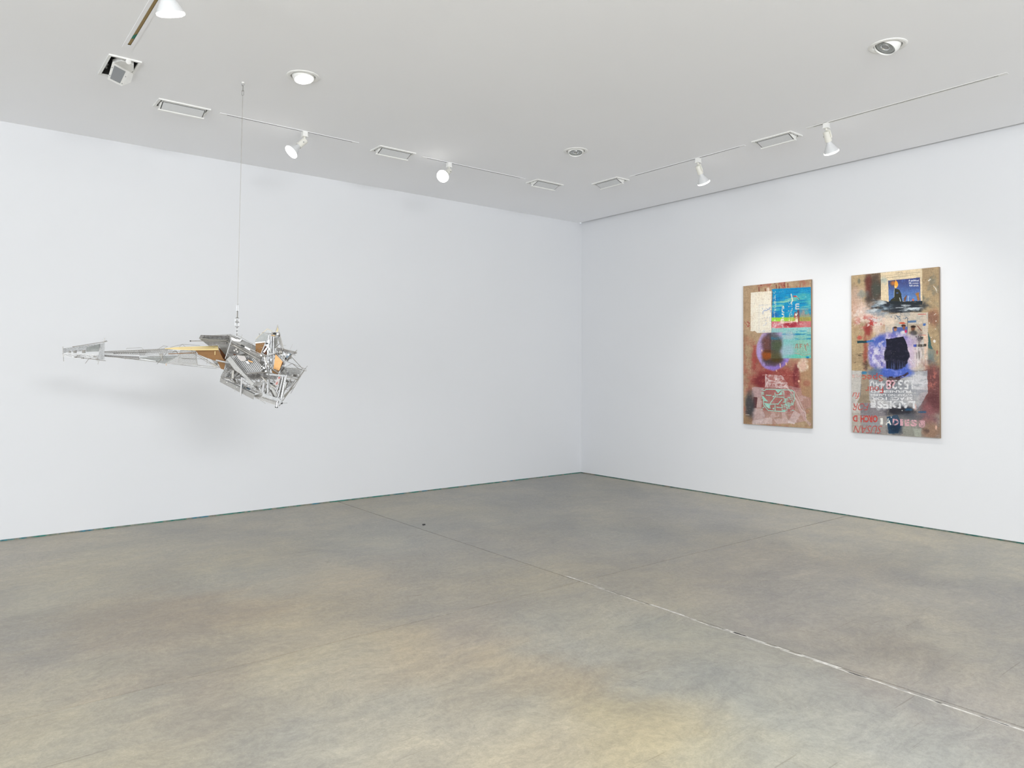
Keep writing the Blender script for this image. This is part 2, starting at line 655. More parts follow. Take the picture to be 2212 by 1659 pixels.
def vtx(i, j, lvl):
    if (i, j, lvl) not in vid:
        vid[i, j, lvl] = len(cm.v)
        cm.v.append((xs[i], ys[j], H + (.02 if lvl else 0)))
    return vid[i, j, lvl]


solid = [[not any(h[0] - 1e-7 <= xs[i] and xs[i + 1] <= h[1] + 1e-7 and h[2] - 1e-7 <= ys[j] and ys[j + 1] <= h[3] + 1e-7 for h in holes)
          for j in range(len(ys) - 1)] for i in range(len(xs) - 1)]
for i in range(len(xs) - 1):
    for j in range(len(ys) - 1):
        if not solid[i][j]:
            continue
        cm.f.append((vtx(i, j, 0), vtx(i, j + 1, 0), vtx(i + 1, j + 1, 0), vtx(i + 1, j, 0)))
        cm.f.append((vtx(i, j, 1), vtx(i + 1, j, 1), vtx(i + 1, j + 1, 1), vtx(i, j + 1, 1)))
        for (di, dj, a, b) in ((-1, 0, (i, j), (i, j + 1)), (1, 0, (i + 1, j + 1), (i + 1, j)), (0, -1, (i + 1, j), (i, j)), (0, 1, (i, j + 1), (i + 1, j + 1))):
            ii, jj = i + di, j + dj
            if not (0 <= ii < len(xs) - 1 and 0 <= jj < len(ys) - 1) or not solid[ii][jj]:
                cm.f.append((vtx(*a, 0), vtx(*a, 1), vtx(*b, 1), vtx(*b, 0)))
struct(cm.build('ceiling', M_ceil))
simple('trim_1', (CX1 - .3, RY, H + .16), (.14, .1, H + .19), M_dark)     # dark lid over the shadow gap
simple('trim_2', (CX1 - .31, RY, H + .02), (CX1 - .29, .1, H + .16), M_dark)

# ================================================================== ceiling fixtures


def dirv(a, b):
    v = np.array(b, float) - np.array(a, float)
    return v / np.linalg.norm(v)


# ---- tracks
TL = ['recessed ceiling track with tan slot and green tape patch, at the top left',
      'thin recessed ceiling track crossed by the hanging cable, left of the corner',
      'short recessed ceiling track between two floodlights, nearest the corner on the left wall side',
      'recessed ceiling track holding the spotlight nearest the corner on the right wall side',
      'long recessed ceiling track running to the far right edge above the paintings']
for n, ((ax, c, a, b), w) in enumerate(zip(TRACKS, SW)):
    t = thing('lighting_track', TL[n], 'light track', ((c, (a + b) / 2, H) if ax == 'y' else ((a + b) / 2, c, H)), 0, 'recessed tracks in the ceiling')
    L = (b - a) / 2

    def o(lo, hi):
        return (lo, hi) if ax == 'x' else ((lo[1], lo[0], lo[2]), (hi[1], hi[0], hi[2]))
    ext = .06
    for s in (-1, 1):
        m = MB()
        ya, yb = sorted((s * w, s * (.032 if n == 0 else .022)))
        m.box(*o((-L - ext, ya, -.0025), (L + ext, yb, .004)))
        m.build('trim_rail', M_white if n == 4 else M_ceil, t)
    for s in (-1, 1):
        m = MB()
        xa, xb = sorted((s * L, s * (L + ext)))
        m.box(*o((xa, -w, -.0025), (xb, w, .004)))
        m.build('end_cap', M_white if n else M_ceil, t)
    ch = MB()
    d = .006
    ch.box(*o((-L, -w - .003, d), (L, w + .003, d + .003)))
    ch.build('slot_liner', M_tan if n == 0 else M_slotdark, t)
    sd = MB()
    for s in (-1, 1):
        ya, yb = sorted((s * w, s * (w + .003)))
        sd.box(*o((-L, ya, .0), (L, yb, d)))
    for s in (-1, 1):
        xa, xb = sorted((s * L, s * (L + .003)))
        sd.box(*o((xa, -w, .0), (xb, w, d)))
    sd.build('slot_side', M_slotdark if n else M_tan, t)
    if n == 0:
        tp = MB()
        tp.add([(-w, L - .10, d - .0015), (w, L - .115, d - .0015), (w, L - .20, d - .0015), (-w, L - .15, d - .0015)], [(0, 1, 2, 3)])
        q = tp.build('tape_patch', M_teal, t)
        q['label'] = 'green tape patch in the slot'

# ---- spotlights on the tracks
M_bulb = mat('white_par_lamp', (.66, .67, .68), .3, 0, .02)


def track_spot(label, top, aim, power, cone=62, stem=.0, s=1., lit=True, piv=.085, size=.03, swing=(0, 0)):
    t = thing('track_spotlight', label, 'spotlight', top, 0, 'spotlights on the ceiling tracks')
    up = np.array([0, 0, 1.])
    top = np.array(top, float)
    z0 = -stem
    m = MB()
    m.box((-.022 * s, -.020 * s, z0 - .042 * s), (.022 * s, .020 * s, z0 + .004))
    m.box((-.026 * s, -.024 * s, z0 - .048 * s), (.026 * s, .024 * s, z0 - .042 * s))
    m.build('track_adapter', M_white, t)
    if stem:
        m = MB()
        m.tube((0, 0, 0), (0, 0, -stem), .009, 10)
        m.build('stem', M_white, t)
    pv = np.array([swing[0], swing[1], z0 - piv * s])
    d = np.array(aim, float) / np.linalg.norm(aim)
    side = np.cross(d, up)
    side /= np.linalg.norm(side)
    m = MB()
    m.tube((0, 0, z0 - .048 * s), (0, 0, z0 - .066 * s), .008 * s, 8)
    m.path([np.array([0, 0, z0 - .062 * s]), pv * .4 + np.array([0, 0, (z0 - .062 * s) * .6]) + side * .030 * s, pv + side * .034 * s, pv + d * .05 * s + side * .034 * s, pv + d * .05 * s + side * .02 * s], .006 * s, 8)
    m.build('swivel_arm', M_cream, t)
    m = MB()
    m.lathe(pv - d * .012 * s, d, [(0, .020 * s), (.004 * s, .028 * s), (.092 * s, .0285 * s), (.092 * s, .024 * s), (.075 * s, .022 * s)], 24, True)
    cup = m.build('socket_cup', M_cream, t, True)
    m = MB()
    m.tube(pv + d * .03 * s - side * .028 * s, pv + d * .03 * s - side * .034 * s, .005 * s, 8)
    m.build('screw', M_grey, cup)
    m = MB()
    b0 = pv + d * .07 * s
    m.lathe(b0, d, [(0, .020 * s), (.022 * s, .022 * s), (.034 * s, .027 * s), (.075 * s, .050 * s), (.096 * s, .061 * s), (.103 * s, .0625 * s), (.106 * s, .061 * s)], 32)
    m.build('lamp_bulb', M_bulb, t, True)
    m = MB()
    m.lathe(b0 + d * .102 * s, d, [(0, .0635 * s), (.010 * s, .0625 * s), (.016 * s, .050 * s), (.018 * s, .02 * s)], 32, True, True)
    ln = m.build('lens', M_lit if lit else M_lens_off, t, True)
    ln['label'] = 'glowing white lens'
    if power:
        l = bpy.data.lights.new('spot_beam', 'SPOT')
        l.energy = power
        l.spot_size = math.radians(cone)
        l.spot_blend = .9
        l.shadow_soft_size = .05 * s
        l.color = (1, .96, .89)
        lo = bpy.data.objects.new('spot_beam', l)
        C.objects.link(lo)
        lo.parent = t
        lo.location = b0 + d * .13 * s
        lo.rotation_euler = Vector(d).to_track_quat('-Z', 'Y').to_euler()
    return t


SP = 55


def face(tw, dx, dy):
    """beam direction: tw towards the viewer, the rest along a slant (dx right, dy down)"""
    k = math.hypot(dx, dy)
    q = math.sqrt(1 - tw * tw)
    return -_f * tw + _r * dx / k * q - _u * dy / k * q


d0 = face(-.34, .06, 1)
tops = [CAM + ray(369, 31) * k + np.array([0, 0, .085 * 1.12]) - d0 * .178 * 1.12 for k in np.arange(3.2, 4.6, .005)]
tp0 = min(tops, key=lambda p: abs(p[2] - H))
track_spot('white track spotlight cut by the top edge of the photo, beside the tan track', (tp0[0], tp0[1], H), d0, 12, 80, .0, 1.12)
track_spot('lit white track spotlight right of the hanging cable, aimed down to the left', (-4.80, -1.40, H), face(.45, -.62, .78), 16, 60)
track_spot('lit white track spotlight on the short track, its glowing lens turned to the viewer', (-3.227, -1.395, H), face(.80, -.5, .86), 10, 70)
track_spot('white track spotlight aimed down at the left painting with the cream paper', (-1.345, -3.13, H), (1.345, -.04, -2.25), SP, 90)
track_spot('white track spotlight aimed down at the right painting, nearest the right edge', (-1.345, -4.49, H), (1.345, .04, -2.25), SP, 90)

# ---- rectangular wall-washer floods
FL = ['oblong white recessed floodlight left of the hanging cable, above the sculpture tail',
      'oblong white recessed floodlight between the two spotlights of the left wall',
      'oblong white recessed floodlight left of the room corner, the smallest on the left wall side',
      'oblong white recessed floodlight right of the room corner, the smallest on the right wall side',
      'oblong white recessed floodlight between the two spotlights of the right wall']
for ((x, y), a), lb in zip(FLOODS, FL):
    t = thing('recessed_floodlight', lb, 'floodlight', (x, y, H), math.radians(a), 'oblong floodlights recessed in the ceiling')
    m = MB()
    for lo, hi in (((-.20, -.105), (.20, -.088)), ((-.20, .088), (.20, .105)), ((-.20, -.088), (-.182, .088)), ((.182, -.088), (.20, .088))):
        m.box((*lo, -.010), (*hi, .001))
    m.build('frame', M_white, t)
    m = MB()
    for lo, hi in (((-.183, -.089, .0), (-.180, .089, .12)), ((.180, -.089, .0), (.183, .089, .12)), ((-.183, -.089, .0), (.183, -.086, .12)), ((-.183, .086, .0), (.183, .089, .12)), ((-.183, -.089, .12), (.183, .089, .123))):
        m.box(lo, hi)
    m.build('housing', M_dark, t)
    head = MB()
    head.prism([(-.078, .02), (-.074, -.008), (.018, -.046), (.026, -.050), (.075, .015), (.03, .05)], -.168, .168)
    hd = head.build('lamp_head', M_white, t)
    n = np.array([-.038, -.092])
    n /= np.linalg.norm(n)
    A, B = np.array([-.074, -.008]), np.array([.018, -.046])

    def off(p, k): return tuple(np.array(p) + n * k)
    g = MB()
    e = (B - A) / np.linalg.norm(B - A)
    g.prism([off(A + e * .004, 0), off(B - e * .001, 0), off(B - e * .001, .0015), off(A + e * .004, .0015)], -.164, .164)
    g.build('panel_gap', M_dark, hd)
    g = MB()
    g.prism([off(A + e * .007, .001), off(B - e * .006, .001), off(B - e * .006, .003), off(A + e * .007, .003)], -.158, .158)
    g.build('back_panel', M_bulb, hd)
    g = MB()
    g.prism([(.014, -.046), (.017, -.054), (.032, -.057), (.034, -.050), (.024, -.042)], -.178, .178)
    g.build('lower_lip', M_white, hd)
    for s in (-1, 1):
        g = MB()
        g.lathe((s * .168, -.005, -.004), (s, 0, 0), [(0, .026), (.003, .026), (.004, .023)], 20, False, True)
        pv = g.build('pivot_disc', M_white, t, True)
        g = MB()
        g.lathe((s * .172, -.005, -.004), (s, 0, 0), [(0, .007), (.003, .006)], 10, False, True)
        g.build('pivot_screw', M_grey, pv)
    for s in (-1, 1):
        g = MB()
        xa, xb = sorted((s * .172, s * .179))
        g.box((xa, -.02, .002), (xb, .02, .06))
        g.build('yoke_arm', M_grey, t)

# ---- the flood turned out of its square recess
t = thing('recessed_floodlight', 'boxy white floodlight with grey glass swung out of its square recess, upper left', 'floodlight', (*SQUARE, H), 0)
m = MB()
for lo, hi in (((-.103, -.212), (.103, -.195)), ((-.103, .195), (.103, .212)), ((-.103, -.195), (-.086, .195)), ((.086, -.195), (.103, .195))):
    m.box((*lo, -.010), (*hi, .001))
m.build('frame', M_white, t)
m = MB()
for lo, hi in (((-.087, -.196, 0), (-.084, .196, .14)), ((.084, -.196, 0), (.087, .196, .14)), ((-.087, -.196, 0), (.087, -.193, .14)), ((-.087, .193, 0), (.087, .196, .14)), ((-.087, -.196, .14), (.087, .196, .143))):
    m.box(lo, hi)
m.build('housing', M_dark, t)
# head: front face looks at the viewer and down; axes of the head
org = np.array([*SQUARE, H])
_tl = on_plane(243, 133.5, 2, H - .012) - org
_tr = on_plane(280, 154, 2, H - .012) - org
_bl = on_plane(232, 171, 2, H - .125) - org
_br = on_plane(263, 186, 2, H - .125) - org
_n = np.cross(_tr - _tl, _bl - _tl)
_n /= np.linalg.norm(_n)
if _n @ (CAM - org) < 0:
    _n = -_n
dn = (_r * .22 + _u * .55 + _f * .8) * .10


def ip(a, b, u, v, k=0.):
    top = _tl + (_tr - _tl) * u
    bot = _bl + (_br - _bl) * u
    return top + (bot - top) * v + _n * k


m = MB()
F = [_tl, _tr, _br, _bl]
Bk = [_tl + dn * .6, _tr + dn * .6, _br + dn, _bl + dn]
m.add([*F, *Bk], [(0, 1, 2, 3), (7, 6, 5, 4), (0, 4, 5, 1), (1, 5, 6, 2), (2, 6, 7, 3), (3, 7, 4, 0)])
hd = m.build('lamp_head', M_white, t)
m = MB()
m.plate([ip(0, 0, .14, .13, .002), ip(0, 0, .80, .13, .002), ip(0, 0, .80, .90, .002), ip(0, 0, .14, .90, .002)], .003)
gl = m.build('front_glass', M_floodglass, hd)
gl['label'] = 'grey glass'
for u, v in ((.06, .3), (.93, .4), (.06, .75), (.93, .86)):
    m = MB()
    m.lathe(ip(0, 0, u, v, .001), _n, [(0, .004), (.003, .003)], 8, False, True)
    m.build('screw', M_grey, hd)
m = MB()
pc = on_plane(277, 133, 2, H - .02) - org
m.lathe(pc, dirv((0, 0, 0), (.25, -.9, -.35)), [(0, .018), (.005, .018), (.006, .015)], 24, True, True)
m.build('pivot_disc', M_white, hd, True)
m = MB()
m.plate([on_plane(x, y, 2, H + .0) - org for x, y in ((262, 127), (289, 135), (289, 148), (280, 154), (243, 133), (252, 129))], .03)
m.build('lamp_cheek', M_white, hd)
m = MB()
m.path([(-.07, .05, .02), (-.07, .12, .05), (-.06, .15, .03)], .008, 8)
m.build('yoke_arm', M_grey, t)

# ---- round eyeball downlights
EL = ['lit round eyeball downlight with a glowing white disc, right of the cable top',
      'small unlit round eyeball downlight near the middle of the ceiling, above the corner',
      'larger unlit round eyeball downlight tilted to the left, upper right of the ceiling']
EAIM = [(.06, -.20, -1), (-.15, -.17, -1), (-.42, .30, -1)]
for n, ((x, y), d) in enumerate(zip(EYES, EAIM)):
    t = thing('eyeball_downlight', EL[n], 'downlight', (x, y, H), 0, 'round downlights in the ceiling')
    d = np.array(d, float)
    d /= np.linalg.norm(d)
    R = .118
    m = MB()
    m.lathe((0, 0, 0), (0, 0, -1), [(-.002, R), (.003, R), (.006, R - .004), (.007, .096), (.004, .090), (-.03, .090)], 48)
    m.build('trim_ring', M_white, t, True)
    m = MB()
    m.lathe((0, 0, 0), (0, 0, 1), [(.0, .0905), (.13, .0905)], 32, False, True)
    m.build('housing', M_dark, t)
    Rb = .084
    cb = np.array([0, 0, .022])
    m = MB()
    prof = [(-Rb * .9, Rb * math.sqrt(1 - .81))] + [(Rb * math.sin(a), Rb * math.cos(a)) for a in np.linspace(-.9, math.acos(.070 / Rb), 9)]
    e = prof[-1][0]
    prof += [(e + .002, .068), (e - .006, .063)]
    m.lathe(cb, d, prof, 40, True)
    ball = m.build('eyeball', M_white, t, True)
    m = MB()
    if n == 0:
        m.lathe(cb + d * (e - .004), d, [(0, .0645), (.006, .060), (.010, .04), (.012, .01)], 36, True, True)
        ln = m.build('lens', M_lit, ball, True)
        ln['label'] = 'glowing white lens'
        l = bpy.data.lights.new('downlight_beam', 'SPOT')
        l.energy = 8
        l.spot_size = math.radians(95)
        l.spot_blend = 1
        l.shadow_soft_size = .06
        l.color = (1, .96, .9)
        lo = bpy.data.objects.new('downlight_beam', l)
        C.objects.link(lo)
        lo.parent = t
        lo.location = cb + d * (e + .03)
        lo.rotation_euler = Vector(d).to_track_quat('-Z', 'Y').to_euler()
    else:
        m.lathe(cb + d * (e - .012), d, [(0, .064), (.003, .060), (.000, .045), (.004, .043), (.001, .032)], 36)
        ln = m.build('lamp_glass', M_lens_off, ball, True)
        ln['label'] = 'unlit grey lamp glass with rings'
        m = MB()
        m.lathe(cb + d * (e - .012), d, [(.001, .032), (.006, .030), (.006, .026), (.001, .022)], 28)
        m.build('reflector_ring', M_lens_core, ln, True)
        m = MB()
        m.lathe(cb + d * (e - .012), d, [(.001, .022), (.006, .012), (.009, .004)], 20, False, True)
        m.build('lamp_core', M_grey, ln, True)

# ================================================================== the two paintings
from bisect import bisect
NC, NR = 340, 656                            # grid of paint samples on each canvas


def in_poly(X, Y, pts):
    inside = np.zeros(X.shape, bool)
    n = len(pts)
    for i in range(n):
        (x0, y0), (x1, y1) = pts[i], pts[(i + 1) % n]
        if y0 == y1:
            continue
        c = ((Y < y0) != (Y < y1)) & (X < (x1 - x0) * (Y - y0) / (y1 - y0) + x0)
        inside ^= c
    return inside


class Paint:
    """colour field of a canvas; xx, yy are measuring coordinates across the canvas face"""

    def __init__(self, xL, xR, tL, tR, bL, bR, seed):
        hL, hR = bL - tL, bR - tR
        k = hR / hL
        u = np.linspace(0, 1, NC)[None].repeat(NR, 0)
        v = np.linspace(0, 1, NR)[:, None].repeat(NC, 1)
        t = u / (k * (1 - u) + u)
        self.X = xL + (xR - xL) * t
        self.Y = (tL + (tR - tL) * t) * (1 - v) + (bL + (bR - bL) * t) * v
        self.geo = (xL, xR, tL, tR, bL, bR, k)
        self.u, self.v = u, v
        self.seed = seed
        self.img = np.zeros((NR, NC, 3))

    def n(self, cell, octv=4, aspect=(1, 1), rough=.6):
        self.seed += 1
        return vnoise((NR, NC), cell, self.seed, octv, rough, aspect)

    def lay(self, col, a):
        c = np.array(col, float)
        a = np.clip(a, 0, 1)[..., None]
        self.img = self.img * (1 - a) + c * a

    def ell(self, cx, cy, rx, ry, soft=.4, wob=.35, cell=30):
        d = np.hypot((self.X - cx) / rx, (self.Y - cy) / ry) + (self.n(cell) - .5) * 2 * wob
        return 1 - sstep(1 - soft, 1 + soft, d)

    def poly(self, pts, wob=0, cell=20):
        X, Y = self.X, self.Y
        if wob:
            X = X + (self.n(cell) - .5) * 2 * wob
            Y = Y + (self.n(cell) - .5) * 2 * wob
        return in_poly(X, Y, pts).astype(float)

    def line(self, pts, w):
        m = np.zeros(self.X.shape)
        for (x0, y0), (x1, y1) in zip(pts[:-1], pts[1:]):
            dx, dy = x1 - x0, y1 - y0
            L2 = dx * dx + dy * dy + 1e-9
            t = np.clip(((self.X - x0) * dx + (self.Y - y0) * dy) / L2, 0, 1)
            d = np.hypot(self.X - x0 - t * dx, self.Y - y0 - t * dy)
            m = np.maximum(m, 1 - sstep(w * .5 - 2, w * .5 + 2.5, d))
        return m

    def text(self, s, x0, y0, x1, y1, rot=0, shear=0., bold=0., flip=False):
        """lettering filling the box x0..x1, y0..y1 (measuring coordinates), turned by rot degrees"""
        cu = bpy.data.curves.new('lettering', 'FONT')
        cu.body = s
        cu.shear = shear
        cu.offset = bold
        cu.resolution_u = 3
        ob = bpy.data.objects.new('lettering', cu)
        C.objects.link(ob)
        dg = bpy.context.evaluated_depsgraph_get()
        me = ob.evaluated_get(dg).to_mesh()
        me.calc_loop_triangles()
        V = np.array([v.co[:2] for v in me.vertices])
        T = np.array([t.vertices[:] for t in me.loop_triangles])
        ob.evaluated_get(dg).to_mesh_clear()
        bpy.data.objects.remove(ob)
        bpy.data.curves.remove(cu)
        V = V * np.array([1, -1])            # y down
        c, sn = {0: (1, 0), 90: (0, -1), 180: (-1, 0), 270: (0, 1)}[rot]
        V = V @ np.array([[c, sn], [-sn, c]])
        lo, hi = V.min(0), V.max(0)
        V = (V - lo) / (hi - lo) * np.array([x1 - x0, y1 - y0]) + np.array([x0, y0])
        m = np.zeros(self.X.shape)
        bx = (self.X >= x0 - 4) & (self.X <= x1 + 4) & (self.Y >= y0 - 4) & (self.Y <= y1 + 4)
        I, J = np.nonzero(bx)
        if len(I) == 0:
            return m
        px, py = self.X[I, J], self.Y[I, J]
        acc = np.zeros(len(px))
        for ox, oy in ((-1, -1), (1, -1), (-1, 1), (1, 1)):
            hit = np.zeros(len(px), bool)
            for a, b, d in T:
                (ax, ay), (bx_, by), (dx, dy) = V[a], V[b], V[d]
                den = (by - dy) * (ax - dx) + (dx - bx_) * (ay - dy)
                if abs(den) < 1e-9:
                    continue
                qx, qy = px + ox * .9 - dx, py + oy * .9 - dy
                s1 = ((by - dy) * qx + (dx - bx_) * qy) / den
                s2 = ((dy - ay) * qx + (ax - dx) * qy) / den
                hit |= (s1 >= -1e-6) & (s2 >= -1e-6) & (s1 + s2 <= 1 + 1e-6)
            acc += hit / 4
        m[I, J] = acc
        return m


def speck(P, cell, thr, seedmul=1):
    return sstep(thr, thr + .05, P.n(cell * .55, 3)) * sstep(.42, .58, P.n(26, 2))


def scribble(P, x0, x1, y0, y1, n, w, seed, step=40):
    """loose strokes, for marks that cannot be read"""
    r = random.Random(seed)
    m = np.zeros(P.X.shape)
    for _ in range(n):
        x, y = r.uniform(x0, x1), r.uniform(y0, y1)
        pts = [(x, y)]
        for _ in range(r.randint(1, 3)):
            if r.random() < .5:
                x = min(x1, max(x0, x + r.uniform(-step, step)))
            else:
                y = min(y1, max(y0, y + r.uniform(-step, step)))
            pts.append((x, y))
        m = np.maximum(m, P.line(pts, w))
    return m


def rgb(r, g, b): return np.array([r, g, b]) / 255.


def finish(P, weave):
    """canvas grain, dry-brush streaks and scuffed flecks over everything"""
    P.img *= (.90 + .20 * weave)[..., None]
    h = vnoise((NR, NC), 6, P.seed + 7, 4, .7, (.5, 3.5))
    v = vnoise((NR, NC), 6, P.seed + 8, 4, .7, (4.0, .5))
    P.img *= (.84 + .16 * h + .16 * v)[..., None]
    P.lay(rgb(236, 228, 220), sstep(.70, .80, h) * sstep(.5, .62, P.n(40, 3)) * .35)
    P.lay(rgb(60, 50, 52), sstep(.70, .80, v) * sstep(.5, .62, P.n(40, 3)) * .3)
    P.lay(rgb(238, 230, 222), sstep(.84, .88, P.n(3, 2)) * sstep(.5, .6, P.n(50, 3)) * .5)
    P.lay(rgb(46, 40, 42), sstep(.83, .87, P.n(3, 2)) * sstep(.5, .6, P.n(50, 3)) * .5)


def paint_left():
    P = Paint(222, 1505, 240, 125, 2844, 2929, 100)
    X, Y = P.X, P.Y
    weave = P.n(2, 2)
    tan = rgb(186, 158, 126)
    P.lay(tan, np.ones_like(X))
    P.lay(rgb(160, 132, 104), sstep(.45, .7, P.n(60, 5)) * .6)
    P.lay(rgb(200, 176, 146), sstep(.5, .75, P.n(40, 4)) * .5)
    # reddish wash
    P.lay(rgb(178, 112, 92), sstep(.46, .66, P.n(45, 5)) * sstep(700, 1500, Y) * .55)
    P.lay(rgb(170, 84, 76), P.ell(1000, 190, 420, 90, .8, .6) * sstep(.48, .62, P.n(16, 4, (2.5, 1))) * .7)
    for x, y, h in ((520, 300, 70), (850, 250, 60), (1000, 220, 70), (1070, 230, 70), (560, 220, 18), (820, 190, 16), (640, 310, 40), (905, 270, 40)):
        P.lay(rgb(120, 40, 45), P.line([(x, y - h * .5), (x + 4, y + h * .5)], 16) * .8)
    P.lay(rgb(235, 215, 200), P.ell(700, 305, 26, 40, .5, .5, 10) * .9)
    # left side specks, red
    P.lay(rgb(120, 75, 65), speck(P, 6, .72) * (X < 480) * .6)
    P.lay(rgb(165, 60, 60), P.ell(330, 960, 70, 60, .6, .8, 12) * sstep(.5, .6, P.n(6, 3)) * .7)
    # big red ground under the ring
    P.lay(rgb(152, 62, 62), np.maximum(P.ell(800, 1980, 480, 330, .5, .5), P.ell(620, 1700, 230, 330, .6, .5) * .85) * (.62 + .38 * P.n(20, 4)))
    P.lay(rgb(120, 40, 48), P.ell(560, 2060, 130, 160, .6, .6) * .75)
    P.lay(rgb(116, 42, 50), P.ell(1225, 1960, 60, 240, .6, .4) * .8)
    P.lay(rgb(196, 120, 104), sstep(.55, .72, P.n(14, 4)) * (Y > 1650) * .35)
    P.lay(rgb(181, 146, 112), P.ell(1430, 2080, 140, 420, .4, .3) * .8)
    P.lay(rgb(165, 98, 82), P.ell(1420, 2080, 70, 60, .4, .3) * .6)
    P.lay(rgb(178, 66, 66), P.ell(430, 1600, 40, 220, .6, .8, 12) * .55)
    # lavender ring and dark twin lobes
    d = np.hypot((X - 800) / 330, (Y - 1440) / 395) + (P.n(40) - .5) * .12
    ring = sstep(.60, .82, d) * (1 - sstep(.90, 1.06, d))
    disc = 1 - sstep(.70, .95, d)
    P.lay(rgb(176, 150, 205), (1 - sstep(.86, 1.06, d)) * .92)
    P.lay(rgb(140, 105, 190), ring * sstep(1500, 1800, Y) * .75)
    P.lay(rgb(200, 186, 216), ring * sstep(.5, .7, P.n(14, 4)) * .6)
    P.lay(rgb(150, 124, 208), ring * sstep(1380, 1700, Y) * .8)
    P.lay(rgb(190, 170, 222), ring * (1 - sstep(560, 760, X)) * .7)
    lobe = np.maximum(P.ell(770, 1340, 195, 215, .28, .2, 20), P.ell(780, 1590, 205, 150, .25, .2, 20))
    P.lay(rgb(72, 60, 60), lobe * .95)
    P.lay(rgb(92, 84, 96), P.ell(760, 1190, 150, 70, .6, .5, 10) * lobe * .8)
    P.lay(rgb(150, 84, 76), P.ell(660, 1330, 80, 140, .6, .6, 10) * .5)
    P.lay(rgb(158, 82, 30), P.ell(675, 1550, 95, 95, .5, .3, 12) * .95)
    P.lay(rgb(88, 52, 34), P.ell(720, 1480, 110, 30, .6, .4, 10) * .8)
    P.lay(rgb(74, 74, 46), P.ell(860, 1370, 110, 110, .5, .3, 12) * (X > 752) * .9)
    P.lay(rgb(84, 66, 30), P.ell(850, 1590, 110, 100, .5, .3, 12) * (X > 752) * .9)
    P.lay(rgb(96, 70, 90), P.ell(790, 1720, 160, 40, .7, .8, 6) * .5)
    # blue poster
    blue = (X > 752 + (Y - 1050) * -.02) & (Y > 297 - (X - 785) * .042) & (Y < 1612)
    b = blue.astype(float)
    up = b * (Y < 1060)
    st = P.n(40, 5, (.22, 2.2))
    P.lay(rgb(16, 148, 202), up)
    P.lay(rgb(104, 196, 192), up * sstep(.50, .66, st) * sstep(330, 420, Y) * (1 - sstep(700, 780, Y)) * .95)
    P.lay(rgb(150, 208, 180), up * P.ell(1030, 520, 160, 70, .6, .5, 14) * sstep(.4, .6, st) * .8)
    P.lay(rgb(92, 188, 184), up * P.ell(1380, 470, 200, 110, .6, .4) * .6)
    P.lay(rgb(10, 120, 190), up * sstep(.56, .66, P.n(30, 4, (.2, 2))) * .6)
    P.lay(rgb(30, 110, 180), up * P.ell(810, 790, 90, 60, .6, .4) * .9)
    P.lay(rgb(168, 150, 140), up * P.ell(1390, 830, 130, 140, .5, .5, 16) * .9)
    P.lay(rgb(90, 168, 176), up * P.ell(1420, 750, 36, 36, .3, .3, 10))
    P.lay(rgb(150, 200, 190), up * P.ell(1380, 680, 130, 14, .5, .4, 10) * .6)
    P.lay(rgb(150, 170, 120), up * (sstep(770, 850, Y)) * sstep(1000, 1150, X) * .8)
    g = up * (Y > 838) * (Y < 912)
    gr = sstep(940, 1300, X)[..., None]
    P.img = np.where(g[..., None] > 0, rgb(160, 222, 72) * (1 - gr) + rgb(176, 172, 84) * gr, P.img)
    P.lay(rgb(150, 140, 90), g * P.ell(1390, 870, 90, 60, .6, .6, 12) * .6)
    pk = up * (Y >= 912)
    P.lay(rgb(222, 122, 132), pk)
    P.lay(rgb(160, 44, 58), pk * P.ell(1140, 965, 190, 62, .5, .5, 16) * .85)
    P.lay(rgb(230, 190, 196), pk * sstep(.52, .68, P.n(12, 4)) * .8)
    P.lay(rgb(196, 120, 120), pk * sstep(1200, 1400, X) * .6)
    P.lay(rgb(150, 50, 56), up * P.ell(1265, 840, 26, 150, .5, .5, 10) * .75)
    P.lay(rgb(206, 70, 60), up * P.ell(1210, 800, 22, 60, .5, .5, 8) * .8)
    # lower part of the poster, thin and streaky over the lobes
    lo = b * (Y >= 1040 + (X - 760) * -.02)
    veil = sstep(930, 1010, X) * .9 + .18
    P.lay(rgb(128, 200, 196), lo * veil * (.75 + .25 * st))
    P.lay(rgb(150, 206, 204), lo * (Y < 1120) * .85)
    P.lay(rgb(30, 132, 180), lo * (Y > 1090) * (Y < 1260) * sstep(.45, .6, P.n(30, 4, (.25, 2))) * .85 * np.clip(veil + .3, 0, 1))
    P.lay(rgb(188, 196, 208), lo * P.ell(1080, 1190, 130, 80, .6, .5) * .7)
    P.lay(rgb(170, 190, 206), lo * P.ell(1060, 1480, 120, 130, .6, .4) * .7)
    P.lay(rgb(150, 190, 160), lo * P.ell(1350, 1400, 140, 150, .6, .4) * .55)
    P.lay(rgb(96, 206, 180), lo * P.ell(1300, 1570, 250, 40, .5, .4) * .8)
    P.lay(rgb(20, 130, 185), lo * P.ell(1440, 1595, 30, 18, .5, .4, 8))
    P.lay(rgb(236, 210, 190), lo * speck(P, 5, .70) * veil * .9)
    P.lay(rgb(214, 150, 140), lo * P.line([(1200, 1510), (1380, 1560), (1500, 1530)], 10) * .7)
    red = rgb(190, 84, 70)
    for pts in ([(1215, 1420), (1225, 1350), (1250, 1345), (1255, 1420)], [(1300, 1420), (1300, 1345), (1335, 1350)], [(1300, 1385), (1330, 1385)], [(1380, 1350), (1400, 1400), (1420, 1345)], [(1400, 1400), (1415, 1470)], [(1440, 1330), (1450, 1380)]):
        P.lay(red, P.line(pts, 11) * .75)
    # lettering of the poster, reading upwards
    wh = rgb(250, 238, 214)
    w = sstep(.30, .46, P.n(8, 3))
    P.lay(wh, P.text('Burs', 935, 612, 1000, 955, 90, .1, .02) * (.55 + .45 * w))
